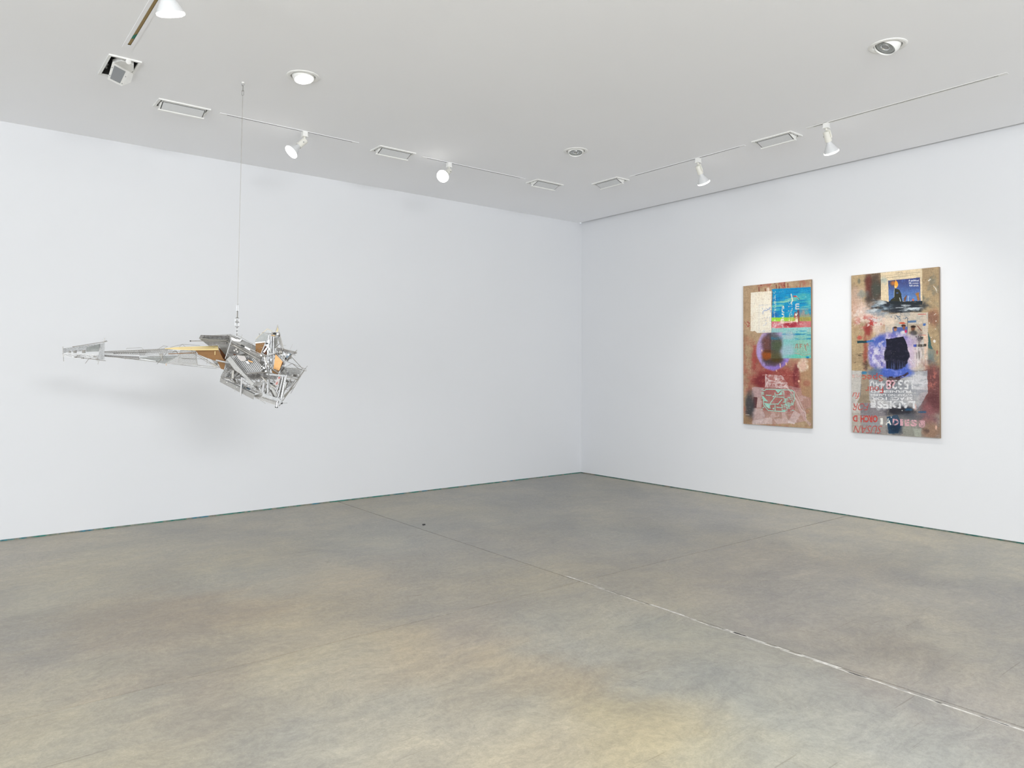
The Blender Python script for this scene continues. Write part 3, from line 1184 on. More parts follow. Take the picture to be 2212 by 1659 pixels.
    ln = scribble(P, 808, 842, 330, 1010, 46, 9, 3, 26)
    P.lay(wh, ln * .75 * w)
    P.lay(wh, scribble(P, 1080, 1108, 480, 940, 26, 8, 5, 22) * .8 * w)
    P.lay(wh, scribble(P, 1122, 1160, 400, 950, 30, 8, 6, 22) * .8 * w)
    P.lay(wh, P.line([(1135, 400), (1150, 470), (1160, 520), (1130, 570)], 22) * .8)
    P.lay(rgb(232, 222, 216), P.text('m', 1210, 575, 1285, 690, 90, 0, .03) * .85)
    P.lay(wh, P.text('B', 1200, 740, 1260, 930, 90, 0, .03) * w)
    P.lay(rgb(250, 214, 200), P.poly([(930, 885), (950, 880), (960, 940), (1215, 905), (1225, 925), (935, 955)]) * .85)
    P.lay(wh, P.line([(1235, 430), (1275, 500)], 10) * .8)
    P.lay(rgb(200, 84, 78), P.poly([(1170, 425), (1235, 430), (1240, 455), (1190, 460)], 6) * .95)
    P.lay(rgb(110, 40, 40), P.line([(1250, 455), (1285, 500)], 9) * .8)
    # cream sheet
    sheet_pts = [(365, 360), (782, 335), (757, 1122), (490, 1132), (440, 1085), (398, 1098), (360, 1090)]
    s = P.poly(sheet_pts, 3, 12)
    P.lay(rgb(247, 238, 221), s)
    P.lay(rgb(240, 224, 200), s * sstep(.5, .7, P.n(30, 4)) * .4)
    P.lay(rgb(190, 200, 215), s * (P.line([(525, 600), (520, 1110), (760, 1105)], 5) * .6 + P.line([(525, 600), (770, 590)], 5) * .4))
    ink = rgb(86, 136, 214)
    P.lay(ink, s * P.line([(748, 660), (738, 646), (722, 650), (718, 662), (730, 672), (706, 688), (692, 672), (684, 692), (664, 706), (650, 696), (636, 712), (622, 700), (606, 716), (594, 734), (604, 748)], 7))
    P.lay(ink, s * P.line([(734, 700), (738, 718), (752, 716), (768, 700)], 7))
    P.lay(ink, s * (P.line([(655, 672), (672, 660)], 6) + P.line([(630, 682), (634, 684)], 8)) * .8)
    P.lay(ink, s * (P.line([(588, 655), (592, 680)], 7) + P.line([(740, 735), (744, 738)], 9) + P.line([(580, 760), (610, 770)], 5)) * .8)
    P.lay(rgb(150, 170, 215), s * scribble(P, 580, 745, 820, 1010, 26, 5, 9, 20) * .6)
    P.lay(rgb(150, 175, 215), s * scribble(P, 530, 745, 1080, 1112, 20, 4, 10, 24) * .5)
    P.lay(rgb(150, 170, 215), s * scribble(P, 530, 680, 600, 612, 12, 4, 12, 20) * .5)
    P.lay(rgb(214, 130, 110), s * speck(P, 4, .80) * .6)
    # pale splash at right, drips of light
    P.lay(rgb(233, 214, 190), P.ell(1350, 1750, 92, 110, .35, .55, 12))
    P.lay(rgb(226, 200, 180), P.ell(1370, 1650, 60, 50, .5, .6, 10) * .8)
    P.lay(rgb(200, 130, 120), P.ell(1340, 1750, 70, 90, .5, .8, 6) * .35)
    for x, y, h in ((920, 1740, 60), (1030, 1710, 36), (845, 1840, 20), (570, 1458, 20)):
        P.lay(rgb(250, 205, 170), P.line([(x, y - h * .5), (x + 6, y + h * .6)], 16) * .9)
    P.lay(rgb(252, 200, 170), P.ell(1272, 2042, 18, 22, .4, .2))
    P.lay(rgb(236, 180, 165), P.line([(590, 1922), (1280, 1935)], 7) * sstep(.4, .6, P.n(10, 3)) * .9)
    # translucent papers and tape
    vq = P.poly([(380, 2150), (620, 2165), (640, 2130), (1060, 2130), (1310, 2170), (1335, 2300), (1505, 2370), (1505, 2540), (1410, 2560), (1400, 2790), (1190, 2835), (1040, 2845), (380, 2845)], 10)
    P.lay(rgb(186, 146, 144), vq * .62)
    P.lay(rgb(222, 196, 194), vq * sstep(.52, .72, P.n(26, 5)) * .55)
    P.lay(rgb(168, 84, 84), P.poly([(560, 2180), (1200, 2200), (1190, 2620), (560, 2590)], 14) * .45)
    P.lay(rgb(214, 180, 178), P.poly([(635, 1912), (960, 1935), (1060, 2080), (1080, 2180), (640, 2150)], 8) * (.35 + .6 * sstep(.42, .62, P.n(14, 5))))
    P.lay(rgb(240, 226, 224), P.poly([(635, 1912), (960, 1935), (1060, 2080), (1080, 2180), (640, 2150)], 8) * sstep(.60, .66, P.n(10, 4)) * .8)
    P.lay(rgb(232, 214, 212), (P.line([(640, 2140), (700, 2020), (830, 2050), (960, 2080)], 14) + P.line([(835, 2080), (1050, 2075)], 14) + P.line([(650, 1910), (640, 2150)], 10)) * .8)
    P.lay(rgb(214, 182, 180), P.poly([(1010, 2060), (1090, 2180), (1230, 2360), (1320, 2560), (1400, 2640), (1410, 2760), (1500, 2840), (1480, 2900), (1380, 2790), (1260, 2560), (1190, 2330), (1080, 2220)], 10) * .62)
    P.lay(rgb(238, 222, 220), (P.line([(1060, 2170), (1230, 2400), (1310, 2560), (1400, 2640)], 10) + P.line([(1180, 2200), (1400, 2650), (1410, 2780)], 9)) * .6)
    P.lay(rgb(194, 164, 164), P.poly([(430, 2145), (620, 2165), (565, 2345), (375, 2335), (378, 2235)], 4) * .85)
    P.lay(rgb(92, 48, 54), P.poly([(415, 2345), (490, 2345), (470, 2545), (380, 2545)], 8) * .85)
    P.lay(rgb(206, 178, 176), P.poly([(500, 2355), (580, 2420), (560, 2540), (470, 2540)], 5) * .75)
    P.lay(rgb(212, 190, 190), P.poly([(380, 2550), (560, 2555), (640, 2690), (560, 2830), (380, 2850), (400, 2700)], 12) * .6)
    P.lay(rgb(228, 210, 208), P.poly([(380, 2790), (760, 2720), (770, 2850), (400, 2860)], 10) * .55)
    P.lay(rgb(216, 192, 190), P.poly([(1185, 2590), (1305, 2668), (1195, 2835), (1075, 2792)], 3) * .75)
    P.lay(rgb(240, 226, 224), P.poly([(1060, 2780), (1200, 2832), (1180, 2850), (1070, 2830)], 4) * .8)
    P.lay(rgb(226, 204, 202), P.poly([(800, 2760), (1040, 2730), (1130, 2830), (860, 2850)], 6) * .5)
    # smudge
    P.lay(rgb(70, 70, 74), P.ell(340, 2500, 85, 250, .5, .25, 20) * .92)
    P.lay(rgb(160, 128, 96), P.ell(290, 2780, 90, 80, .5, .4) * .8)
    P.lay(rgb(240, 225, 210), P.line([(265, 2672), (330, 2676)], 8) * .9)
    # circuit print, mint
    mint = rgb(166, 222, 206)

    def b_(pts): return [(x, y + 1484) for x, y in pts]
    c = np.zeros_like(X)
    for pts in ([(600, 735), (630, 730), (650, 710), (820, 712), (1140, 725), (1180, 760), (1192, 900), (1150, 1000)], [(575, 835), (600, 870), (605, 1005), (690, 1108), (820, 1120), (1010, 1132)],
                [(655, 822), (750, 826)], [(822, 780), (826, 850), (732, 972)], [(826, 852), (985, 860)], [(740, 992), (880, 985), (950, 905)], [(820, 1010), (824, 1115)],
                [(855, 818), (940, 808)], [(860, 1048), (960, 1060)], [(570, 772), (608, 774)], [(568, 800), (606, 802)], [(575, 880), (590, 868)], [(588, 1058), (610, 1045)]):
        c = np.maximum(c, P.line(b_(pts), 15))
    for pts in ([(825, 718), (945, 722), (880, 782)], [(890, 808), (945, 745), (942, 805)], [(575, 828), (610, 850), (690, 942), (612, 930)], [(615, 962), (745, 985), (722, 1030), (742, 1072), (690, 1068), (640, 1020)], [(980, 1100), (1020, 1100), (1015, 1136), (940, 1128)]):
        c = np.maximum(c, P.poly(b_(pts)))
    for x, y, r in ((790, 845, 16), (790, 1073, 16), (850, 816, 9), (856, 1047, 9), (875, 990, 14), (575, 714, 12), (574, 1088, 12)):
        c = np.maximum(c, 1 - sstep(r - 2, r + 2, np.hypot(X - x, Y - y - 1484)))
    c = np.maximum(c, scribble(P, 940, 1185, 740 + 1484, 1120 + 1484, 60, 9, 21, 60))
    c = np.maximum(c, P.line([(1080 + 60 * math.cos(a), 2434 + 80 * math.sin(a)) for a in np.linspace(0, 5, 16)], 10))
    P.lay(mint, c * .96)
    P.lay(rgb(196, 176, 176), scribble(P, 560, 1130, 2650, 2690, 30, 5, 30, 30) * .6)
    P.lay(rgb(70, 70, 90), P.ell(1440, 2600, 60, 220, .6, .9, 6) * speck(P, 5, .66) * .8)
    finish(P, weave)
    return P, [('pasted_sheet', P.poly(sheet_pts, 0) > .5, 'cream torn sheet with blue handwriting'),
               ('poster_panel', blue & (X < 1503), 'turquoise and blue striped poster')]


def paint_right():
    P = Paint(143, 1580, 262, 128, 2818, 2913, 400)
    X, Y = P.X, P.Y
    O = 1508                                  # second measuring strip starts lower
    weave = P.n(2, 2)
    P.lay(rgb(188, 164, 128), np.ones_like(X))
    P.lay(rgb(156, 134, 106), sstep(.45, .7, P.n(50, 5)) * .6)
    P.lay(rgb(120, 122, 112), sstep(.50, .72, P.n(40, 5)) * (X > 1280) * .6)
    P.lay(rgb(90, 94, 90), speck(P, 5, .70) * .5)
    P.lay(rgb(150, 92, 74), P.ell(1480, 960, 90, 130, .6, .6) * .6)
    P.lay(rgb(236, 230, 222), (P.line([(1370, 390), (1440, 330)], 20) + P.line([(1480, 430), (1530, 480), (1555, 560)], 14) + P.line([(1500, 910), (1530, 890)], 10)) * sstep(.4, .55, P.n(8, 3)) * .8)
    P.lay(rgb(240, 235, 228), P.ell(1502, 1338, 20, 22, .4, .3))
    for x, y in ((1420, 1040), (1520, 1140), (1450, 1275), (1530, 1010)):
        P.lay(rgb(235, 228, 220), P.ell(x, y, 8, 9, .5, .3))
    # dark stain left of the clipping
    P.lay(rgb(80, 66, 58), P.ell(530, 480, 150, 300, .35, .4) * .9)
    P.lay(rgb(112, 58, 52), P.ell(430, 430, 50, 220, .6, .5) * .85)
    P.lay(rgb(66, 80, 74), P.ell(540, 470, 80, 120, .6, .6) * .6)
    P.lay(rgb(76, 70, 64), P.ell(470, 700, 90, 160, .6, .5) * .8)
    P.lay(rgb(210, 180, 165), P.ell(230, 650, 130, 190, .6, .6) * .75)
    P.lay(rgb(120, 140, 140), P.ell(330, 560, 80, 60, .6, .8, 14) * .5)
    P.lay(rgb(196, 140, 110), P.ell(190, 900, 70, 200, .6, .5) * .5)
    P.lay(rgb(100, 110, 100), P.ell(270, 350, 20, 40, .5, .4) * .6)
    # white, pink and red burst
    P.lay(rgb(230, 202, 190), P.ell(330, 880, 170, 150, .6, .7, 24) * .9)
    P.lay(rgb(236, 214, 204), P.ell(560, 1000, 190, 190, .6, .7, 22) * .8)
    P.lay(rgb(186, 66, 62), P.ell(450, 1040, 170, 100, .7, .8, 22) * sstep(.40, .58, P.n(22, 5)) * .95)
    P.lay(rgb(140, 48, 46), P.ell(420, 1160, 60, 110, .6, .6, 16) * .8)
    P.lay(rgb(240, 228, 220), sstep(.56, .68, P.n(14, 5)) * P.ell(430, 950, 260, 200, .6, .5) * .8)
    P.lay(rgb(190, 70, 64), P.ell(280, 1275, 40, 40, .6, .8, 10) * .7)
    P.lay(rgb(150, 60, 52), P.ell(370, 1480, 34, 260, .7, .7, 14) * .7)
    # black smear below the clipping
    bs = P.ell(960, 780, 420, 110, .30, .30, 24)
    P.lay(rgb(44, 50, 58), bs)
    P.lay(rgb(120, 140, 156), P.ell(600, 790, 190, 130, .6, .6, 20) * sstep(.42, .58, P.n(20, 5, (.6, 1.8))) * .9)
    P.lay(rgb(206, 216, 222), (P.ell(660, 730, 120, 90, .7, .8, 16) + P.ell(1030, 790, 150, 60, .7, .7, 14) + P.ell(1180, 800, 120, 40, .7, .8, 12) + P.ell(560, 880, 120, 100, .7, .8, 14)) * sstep(.46, .58, P.n(14, 5, (.5, 2.2))) * .85)
    # second sheet of newsprint
    nq_pts = [(692, 905), (1062, 868), (1402, 868), (1396, 1815), (1062, 1815), (1062, 1400), (1050, 1200), (700, 1210)]
    nq = P.poly(nq_pts, 5)
    P.lay(rgb(212, 198, 182), nq * .95)
    P.lay(rgb(178, 180, 176), nq * sstep(.48, .66, P.n(24, 4)) * .6)
    P.lay(rgb(238, 218, 198), nq * P.ell(760, 1000, 110, 60, .6, .5) * .8)
    P.lay(rgb(60, 90, 120), nq * P.ell(980, 940, 200, 50, .7, .8, 6) * speck(P, 6, .56) * .8)
    for y in range(905, 1120, 16):
        P.lay(rgb(150, 146, 142), nq * P.line([(1090, y), (1380, y - 3)], 4) * sstep(.45, .55, P.n(10, 2)) * .5)
    P.lay(rgb(86, 118, 160), P.poly([(1070, 1002), (1206, 995), (1206, 1032), (1070, 1036)]) * .95)
    P.lay(rgb(76, 112, 172), P.poly([(1318, 1048), (1364, 1044), (1364, 1084), (1318, 1088)]))
    P.lay(rgb(190, 50, 50), P.line([(1240, 900), (1365, 897)], 9) * .9)
    P.lay(rgb(210, 80, 50), P.ell(985, 1042, 50, 14, .5, .5, 8) * .9)
    P.lay(rgb(30, 40, 50), P.line([(1065, 960), (1060, 1190)], 9) * .6)
    P.lay(rgb(76, 98, 170), P.poly([(820, 1115), (1060, 1100), (1060, 1225), (820, 1240)], 8) * .9)
    P.lay(rgb(170, 120, 100), P.ell(862, 1140, 28, 34, .3, .2))
    P.lay(rgb(50, 34, 30), P.ell(862, 1112, 30, 14, .4, .2))
    P.lay(rgb(96, 120, 175), P.ell(865, 1220, 50, 40, .4, .3))
    P.lay(rgb(60, 36, 34), P.ell(1000, 1085, 36, 22, .4, .3))
    P.lay(rgb(150, 90, 70), P.ell(1005, 1120, 20, 30, .4, .2))
    P.lay(rgb(232, 226, 226), P.ell(995, 1210, 50, 40, .4, .3))
    P.lay(rgb(214, 60, 110), P.ell(1035, 1175, 18, 26, .5, .3))
    P.lay(rgb(190, 168, 144), P.poly([(1070, 1060), (1310, 1050), (1310, 1225), (1070, 1225)], 4) * .7)
    P.lay(rgb(120, 80, 60), P.ell(1155, 1130, 30, 40, .4, .2))
    P.lay(rgb(46, 34, 30), P.ell(1160, 1100, 38, 18, .4, .3))
    P.lay(rgb(60, 60, 62), P.ell(1165, 1205, 60, 40, .4, .3) * .8)
    P.lay(rgb(120, 50, 44), P.line([(1230, 1090), (1290, 1165)], 14) * .7)
    P.lay(rgb(196, 70, 66), P.line([(1250, 1240), (1362, 1238)], 8) * .9)
    P.lay(rgb(60, 56, 54), scribble(P, 1200, 1310, 1250, 1330, 10, 16, 41, 50) * .9)
    P.lay(rgb(240, 205, 180), P.poly([(1330, 1240), (1396, 1240), (1394, 1815), (1345, 1815)], 4) * .75)
    # blue halo and black core
    d = np.hypot((X - 800) / 400, (Y - 1560) / 385) + (P.n(50, 5) - .5) * .35
    halo = (1 - sstep(.82, 1.08, d))
    P.lay(rgb(146, 140, 205), halo * .92)
    P.lay(rgb(72, 100, 188), P.ell(560, 1330, 190, 110, .6, .6, 24) * halo * .85)
    P.lay(rgb(112, 110, 196), P.ell(450, 1600, 80, 170, .7, .5) * halo * .7)
    P.lay(rgb(224, 214, 232), halo * sstep(.54, .68, P.n(12, 5, (1.6, .8))) * .7)
    P.lay(rgb(74, 84, 170), halo * sstep(.56, .70, P.n(12, 5, (1.6, .8))) * .5)
    P.lay(rgb(226, 222, 240), P.ell(560, 1560, 150, 150, .7, .7, 20) * sstep(.42, .6, P.n(20, 5)) * halo)
    P.lay(rgb(230, 206, 216), P.ell(1150, 1560, 150, 220, .6, .5) * .75)
    P.lay(rgb(188, 170, 210), P.ell(1090, 1340, 110, 90, .7, .6) * .8)
    P.lay(rgb(70, 104, 200), P.ell(840, 1850, 290, 80, .35, .25) * .95)
    P.lay(rgb(72, 106, 204), P.ell(1000, 1760, 90, 80, .6, .4) * .7)
    core = np.maximum(P.ell(880, 1560, 195, 240, .10, .18, 24), P.poly([(705, 1300), (1000, 1260), (1060, 1400), (1050, 1700), (980, 1782), (712, 1782)], 12))
    P.lay(rgb(24, 26, 44), core * .98)
    vl = sstep(.55, .75, vnoise((NR, NC), 3, 777, 2, .5, (14, .8)))
    P.lay(rgb(50, 62, 110), core * vl * sstep(1350, 1750, Y) * .8)
    P.lay(rgb(96, 106, 150), core * vl * sstep(1650, 1790, Y) * sstep(850, 1000, X) * .8)
    P.lay(rgb(150, 160, 190), core * speck(P, 4, .83) * .8)
    P.lay(rgb(230, 226, 240), P.line([(1040, 1500), (1075, 1600), (1150, 1680), (1190, 1760)], 18) * sstep(.4, .6, P.n(8, 3)) * .9)
    P.lay(rgb(120, 150, 230), P.line([(1045, 1510), (1030, 1620), (1040, 1700)], 10) * .7)
    P.lay(rgb(240, 240, 248), (P.line([(660, 1495), (800, 1495)], 5) + P.line([(730, 1440), (740, 1470)], 6) + P.line([(800, 1445), (806, 1470)], 6)) * .7)
    P.lay(rgb(70, 66, 60), P.poly([(1206, 1388), (1372, 1382), (1370, 1424), (1206, 1430)]) * .95)
    P.lay(rgb(66, 86, 180), P.poly([(1160, 1388), (1206, 1386), (1206, 1430), (1160, 1432)]) * .95)
    P.lay(rgb(160, 140, 120), scribble(P, 1240, 1340, 1395, 1415, 8, 6, 44, 24) * .6)
    P.lay(rgb(90, 84, 90), P.ell(1260, 1300, 40, 120, .6, .8, 8) * .5)
    drip = sstep(.52, .68, vnoise((NR, NC), 4, 801, 2, .5, (9, .9)))
    P.lay(rgb(236, 232, 228), P.ell(1280, 1560, 110, 220, .5, .4) * drip * .8)
    P.lay(rgb(70, 62, 60), P.ell(1265, 1560, 80, 90, .4, .4) * vl * .55)
    P.lay(rgb(40, 90, 96), P.poly([(1400, 1180), (1430, 1280), (1470, 1470), (1400, 1450)], 10) * .8)
    P.lay(rgb(110, 140, 150), P.ell(1450, 1600, 60, 130, .6, .7, 12) * .6)
    P.lay(rgb(150, 40, 50), P.ell(1545, 1515, 10, 40, .6, .4) * .8)
    # brush mark at left, small marks
    P.lay(rgb(34, 70, 76), P.poly([(230, 1330), (390, 1322), (400, 1362), (235, 1370)], 6))
    P.lay(rgb(60, 112, 178), P.poly([(390, 1325), (510, 1312), (500, 1340), (395, 1362)], 6))
    P.lay(rgb(80, 66, 54), (P.line([(245, 1545), (320, 1540)], 10) + P.line([(255, 1565), (300, 1570)], 12) + P.line([(180, 1690), (220, 1672)], 6)) * sstep(.35, .5, P.n(7, 3)))
    P.lay(rgb(70, 60, 52), P.ell(380, 1720, 50, 60, .7, .9, 10) * .7)
    # ---- lower third
    L = sstep(1800, 1830, Y + (P.n(20) - .5) * 30)
    P.lay(rgb(168, 160, 150), L)
    P.lay(rgb(122, 126, 134), L * sstep(.46, .64, P.n(40, 5)) * .7)
    P.lay(rgb(210, 206, 200), P.poly([(143, 1812), (310, 1820), (270, 2270), (230, 2330), (280, 2360), (285, 2500), (143, 2510)], 6) * .85)
    P.lay(rgb(196, 186, 176), P.poly([(143, 2500), (285, 2500), (290, 2830), (143, 2830)], 6) * .8)
    P.lay(rgb(168, 148, 124), P.poly([(310, 1880), (440, 1880), (440, 2340), (240, 2340), (290, 2200)], 10) * .85)
    P.lay(rgb(150, 136, 116), P.poly([(240, 2330), (300, 2210), (440, 2220), (440, 2330), (300, 2350)], 8) * .7)
    P.lay(rgb(60, 130, 170), P.ell(345, 1850, 45, 24, .4, .4, 10))
    P.lay(rgb(86, 110, 140), P.ell(560, 1850, 150, 70, .6, .6) * .8)
    P.lay(rgb(132, 128, 136), P.poly([(280, 2350), (560, 2330), (720, 2440), (725, 2830), (290, 2830)], 10) * .8)
    P.lay(rgb(176, 168, 158), P.poly([(290, 2560), (720, 2560), (725, 2830), (290, 2830)], 16) * .6)
    P.lay(rgb(150, 160, 170), P.ell(500, 2680, 160, 60, .7, .7) * .5)
    # maroon right
    P.lay(rgb(118, 70, 70), P.ell(1480, 2140, 200, 420, .45, .45, 30) * .92)
    P.lay(rgb(196, 120, 108), P.ell(1450, 1960, 120, 160, .7, .8, 16) * sstep(.45, .62, P.n(14, 5)) * .8)
    P.lay(rgb(84, 46, 50), P.ell(1490, 2330, 90, 110, .7, .6) * .8)
    P.lay(rgb(150, 96, 100), P.ell(1380, 2520, 160, 160, .7, .7) * .75)
    P.lay(rgb(160, 126, 104), P.ell(1460, 2800, 190, 130, .6, .5) * .9)
    P.lay(rgb(60, 50, 52), P.ell(1360, 2790, 40, 40, .8, .8, 10) * .5)
    # grey-white paper
    gp_pts = [(1030, 1835), (1385, 1815), (1385, 2180), (1300, 2330), (1210, 2450), (1120, 2420), (560, 2460), (430, 2300), (430, 1950), (640, 1990), (900, 1960)]
    gp = P.poly(gp_pts, 14)
    P.lay(rgb(196, 196, 200), gp * .72)
    P.lay(rgb(222, 222, 226), gp * P.ell(1230, 1990, 190, 170, .6, .4) * .85)
    P.lay(rgb(150, 154, 162), gp * sstep(.50, .66, P.n(18, 5, (.6, 1.6))) * .6)
    P.lay(rgb(112, 118, 128), gp * P.ell(760, 2080, 240, 160, .7, .6) * .6)
    P.lay(rgb(80, 60, 62), P.poly([(720, 1915), (900, 1930), (1030, 1850), (1060, 1900), (900, 1975), (790, 2100), (740, 2080)], 12) * .85)
    P.lay(rgb(232, 232, 236), (P.line([(890, 1930), (960, 1870), (1040, 1830)], 10) + P.line([(1030, 1850), (1070, 1900)], 12)) * .8)
    # blue lip of the burst, lying over the papers
    lip = P.ell(860, 1850, 270, 85, .30, .22, 24) * (1 - sstep(1150, 1260, X))
    P.lay(rgb(76, 104, 200), lip * .95)
    P.lay(rgb(132, 146, 222), lip * sstep(.48, .64, P.n(14, 4)) * .6)
    P.lay(rgb(40, 40, 60), core * .9)
    P.lay(rgb(24, 26, 44), core * sstep(.30, .5, P.n(10, 3)) * .9)
    P.lay(rgb(96, 112, 170), core * vl * sstep(1600, 1790, Y) * .6)
    P.lay(rgb(60, 40, 44), P.line([(770, 1925), (900, 1930), (1010, 1895), (1060, 1860)], 34) * sstep(.35, .5, P.n(9, 3)) * .85)
    # dark blue-black field
    P.lay(rgb(44, 44, 52), P.ell(950, 2480, 250, 80, .4, .5, 24) * .95)
    P.lay(rgb(38, 74, 106), P.poly([(725, 2560), (900, 2540), (960, 2700), (900, 2840), (735, 2835)], 20) * .92)
    P.lay(rgb(28, 48, 70), P.ell(850, 2760, 110, 90, .6, .6) * .9)
    P.lay(rgb(86, 90, 100), P.ell(1080, 2560, 200, 60, .7, .6) * .8)
    P.lay(rgb(40, 90, 130), (P.ell(1070, 2450, 60, 20, .6, .6, 8) + P.ell(1300, 2490, 60, 16, .6, .6, 8)) * .8)
    P.lay(rgb(150, 152, 142), P.poly([(960, 2730), (1280, 2750), (1290, 2890), (1010, 2890)], 20) * .8)
    P.lay(rgb(186, 190, 176), P.poly([(1150, 2760), (1280, 2760), (1275, 2890), (1170, 2880)], 10) * .6)
    P.lay(rgb(240, 240, 240), (P.ell(968, 2465, 8, 8, .4, .1) + P.ell(790, 2573, 8, 8, .4, .1)))
    P.lay(rgb(240, 196, 176), P.ell(1522, 2735, 16, 34, .5, .4))
    P.lay(rgb(226, 190, 184), P.ell(1180, 2410, 24, 50, .5, .4) * .9)
    # ---- newspaper clipping at the top
    clip_pts = [(628, 217), (1306, 152), (1311, 680), (1000, 690), (765, 700), (720, 680), (632, 664)]
    s = P.poly(clip_pts, 3, 12)
    P.lay(rgb(232, 212, 178), s)
    P.lay(rgb(214, 200, 172), s * sstep(.5, .7, P.n(30, 4)) * .5)
    P.lay(rgb(130, 160, 170), s * P.ell(680, 340, 50, 60, .7, .8, 10) * .5)
    P.lay(rgb(120, 110, 100), s * (P.line([(640, 275), (1275, 213)], 4) * .7 + P.line([(720, 296), (1210, 250)], 4) * .6 + P.line([(730, 306), (1100, 272)], 4) * .4))
    P.lay(rgb(96, 88, 84), s * scribble(P, 850, 1060, 205, 232, 22, 4, 50, 18) * .7)
    ph = P.poly([(750, 347), (1274, 298), (1281, 680), (760, 692)])
    g = sstep(320, 640, Y)[..., None]
    P.img = np.where(ph[..., None] > 0, rgb(66, 74, 130) * (1 - g) + rgb(96, 132, 190) * g, P.img)
    P.lay(rgb(80, 76, 90), ph * P.ell(800, 400, 70, 60, .7, .5) * .8)
    P.lay(rgb(80, 110, 176), ph * sstep(.5, .65, P.n(14, 4)) * .5)
    P.lay(rgb(210, 120, 50), ph * P.ell(835, 385, 36, 36, .6, .4, 10) * .8)
    P.lay(rgb(255, 176, 66), ph * P.poly([(872, 335), (905, 370), (918, 410), (905, 450), (882, 470), (858, 472), (850, 440), (862, 380)], 5, 8))
    P.lay(rgb(255, 226, 150), ph * P.ell(872, 452, 14, 20, .5, .2))
    dk = rgb(52, 54, 42)
    P.lay(dk, ph * P.poly([(848, 480), (880, 478), (935, 498), (965, 560), (972, 620), (985, 690), (762, 692), (800, 650), (845, 620), (856, 560)], 6, 8))
    P.lay(rgb(70, 96, 150), ph * P.ell(900, 548, 20, 10, .5, .4, 6))
    P.lay(rgb(186, 196, 200), ph * P.line([(852, 480), (846, 610)], 9) * .8)
    P.lay(rgb(170, 122, 72), ph * P.poly([(1190, 560), (1215, 560), (1222, 540), (1240, 548), (1262, 530), (1255, 590), (1272, 672), (1232, 678), (1218, 610)], 4, 8))
    P.lay(rgb(120, 84, 66), ph * P.poly([(1010, 630), (1050, 580), (1058, 590), (1035, 680), (1012, 690)], 4, 8))
    P.lay(rgb(226, 234, 240), ph * (P.line([(938, 630), (952, 690)], 10) + P.line([(1078, 600), (1080, 690)], 8)) * .9)
    P.lay(rgb(226, 110, 70), ph * P.ell(1158, 664, 14, 18, .5, .3))
    P.lay(rgb(40, 48, 54), P.poly([(720, 720), (780, 680), (1000, 690), (1308, 678), (1308, 740), (900, 740)], 8))
    P.lay(rgb(250, 250, 250), P.text('A political', 1086, 330, 1252, 372, 0, 0, .012))
    P.lay(rgb(250, 250, 250), P.text('life comes', 1092, 374, 1250, 402, 0, 0, .012))
    P.lay(rgb(250, 250, 250), P.text('full circle', 1100, 414, 1250, 444, 0, 0, .012))
    # ---- lettering of the lower posters
    w = sstep(.30, .44, P.n(7, 3))
    w2 = sstep(.38, .50, P.n(9, 3))
    wh, pk, rd = rgb(236, 236, 238), rgb(228, 176, 186), rgb(200, 74, 68)

    def T(s, x0, y0, x1, y1, rot, col, a=1., **kw):
        P.lay(col, P.text(s, x0, y0 + O, x1, y1 + O, rot, **kw) * a)
    T('15328', 700, 458, 1150, 612, 180, wh, .4 + .6 * w2, bold=.025)
    T('440', 440, 470, 690, 612, 180, wh, .35 + .45 * w2, bold=.02)
    P.lay(pk, P.text('15328', 700, 458 + O, 1150, 612 + O, 180, bold=.025) * P.ell(780, 530 + O, 70, 90, .2, .1) * w)
    T('FURNISHED', 450, 626, 1116, 668, 180, wh, .4 + .6 * w, bold=.03)
    T('WORKING LADIES', 450, 686, 1142, 724, 180, wh, .4 + .6 * w, bold=.03)
    T('SPACE FOR', 470, 736, 1138, 790, 180, wh, .4 + .6 * w2, bold=.03)
    T('LADIES', 560, 800, 1180, 925, 180, wh, .35 + .65 * w2, bold=.045)
    T('BED', 450, 792, 536, 912, 90, wh, .5 + .5 * w, bold=.05)
    for k, (ch, x0, x1) in enumerate((('I', 608, 652), ('A', 695, 792), ('D', 812, 910), ('I', 935, 982), ('E', 1010, 1086), ('S', 1105, 1208))):
        dy = (x0 - 608) * .055
        T(ch, x0, 1080 + dy, x1, 1186 + dy, 0, rgb(240, 238, 232) if k < 2 else pk, .3 + .7 * w, bold=.045)
    T('BED', 1240, 1120, 1342, 1232, 270, pk, w * .9, bold=.05)
    T('Spec', 318, 345, 656, 482, 180, rd, .45 + .5 * w)
    T('ies', 150, 372, 292, 440, 180, rgb(222, 150, 142), .7 * w)
    T('Four', 370, 560, 658, 672, 180, rd, .5 + .5 * w)
    T('fu', 150, 662, 272, 768, 180, rgb(206, 96, 90), .85, shear=.3)
    T('FOR', 162, 838, 428, 955, 180, rd, .85 * w, shear=.35)
    T('ORCH', 285, 1036, 566, 1150, 180, rd, .96, bold=.04)
    T('D', 158, 1036, 236, 1140, 180, rgb(206, 84, 78), .9, bold=.04)
    T('SUSAN', 160, 1202, 636, 1332, 180, rgb(200, 76, 70), .9, shear=.35, bold=-.008)
    finish(P, weave)
    return P, [('newspaper_clipping', P.poly(clip_pts, 0) > .5, 'newspaper clipping with a torch photo and white headline'),
               ('newsprint_sheet', P.poly([(1072, 880), (1400, 872), (1394, 1800), (1200, 1800), (1190, 1350), (1072, 1220)], 0) > .5, 'pinkish newsprint sheet')]


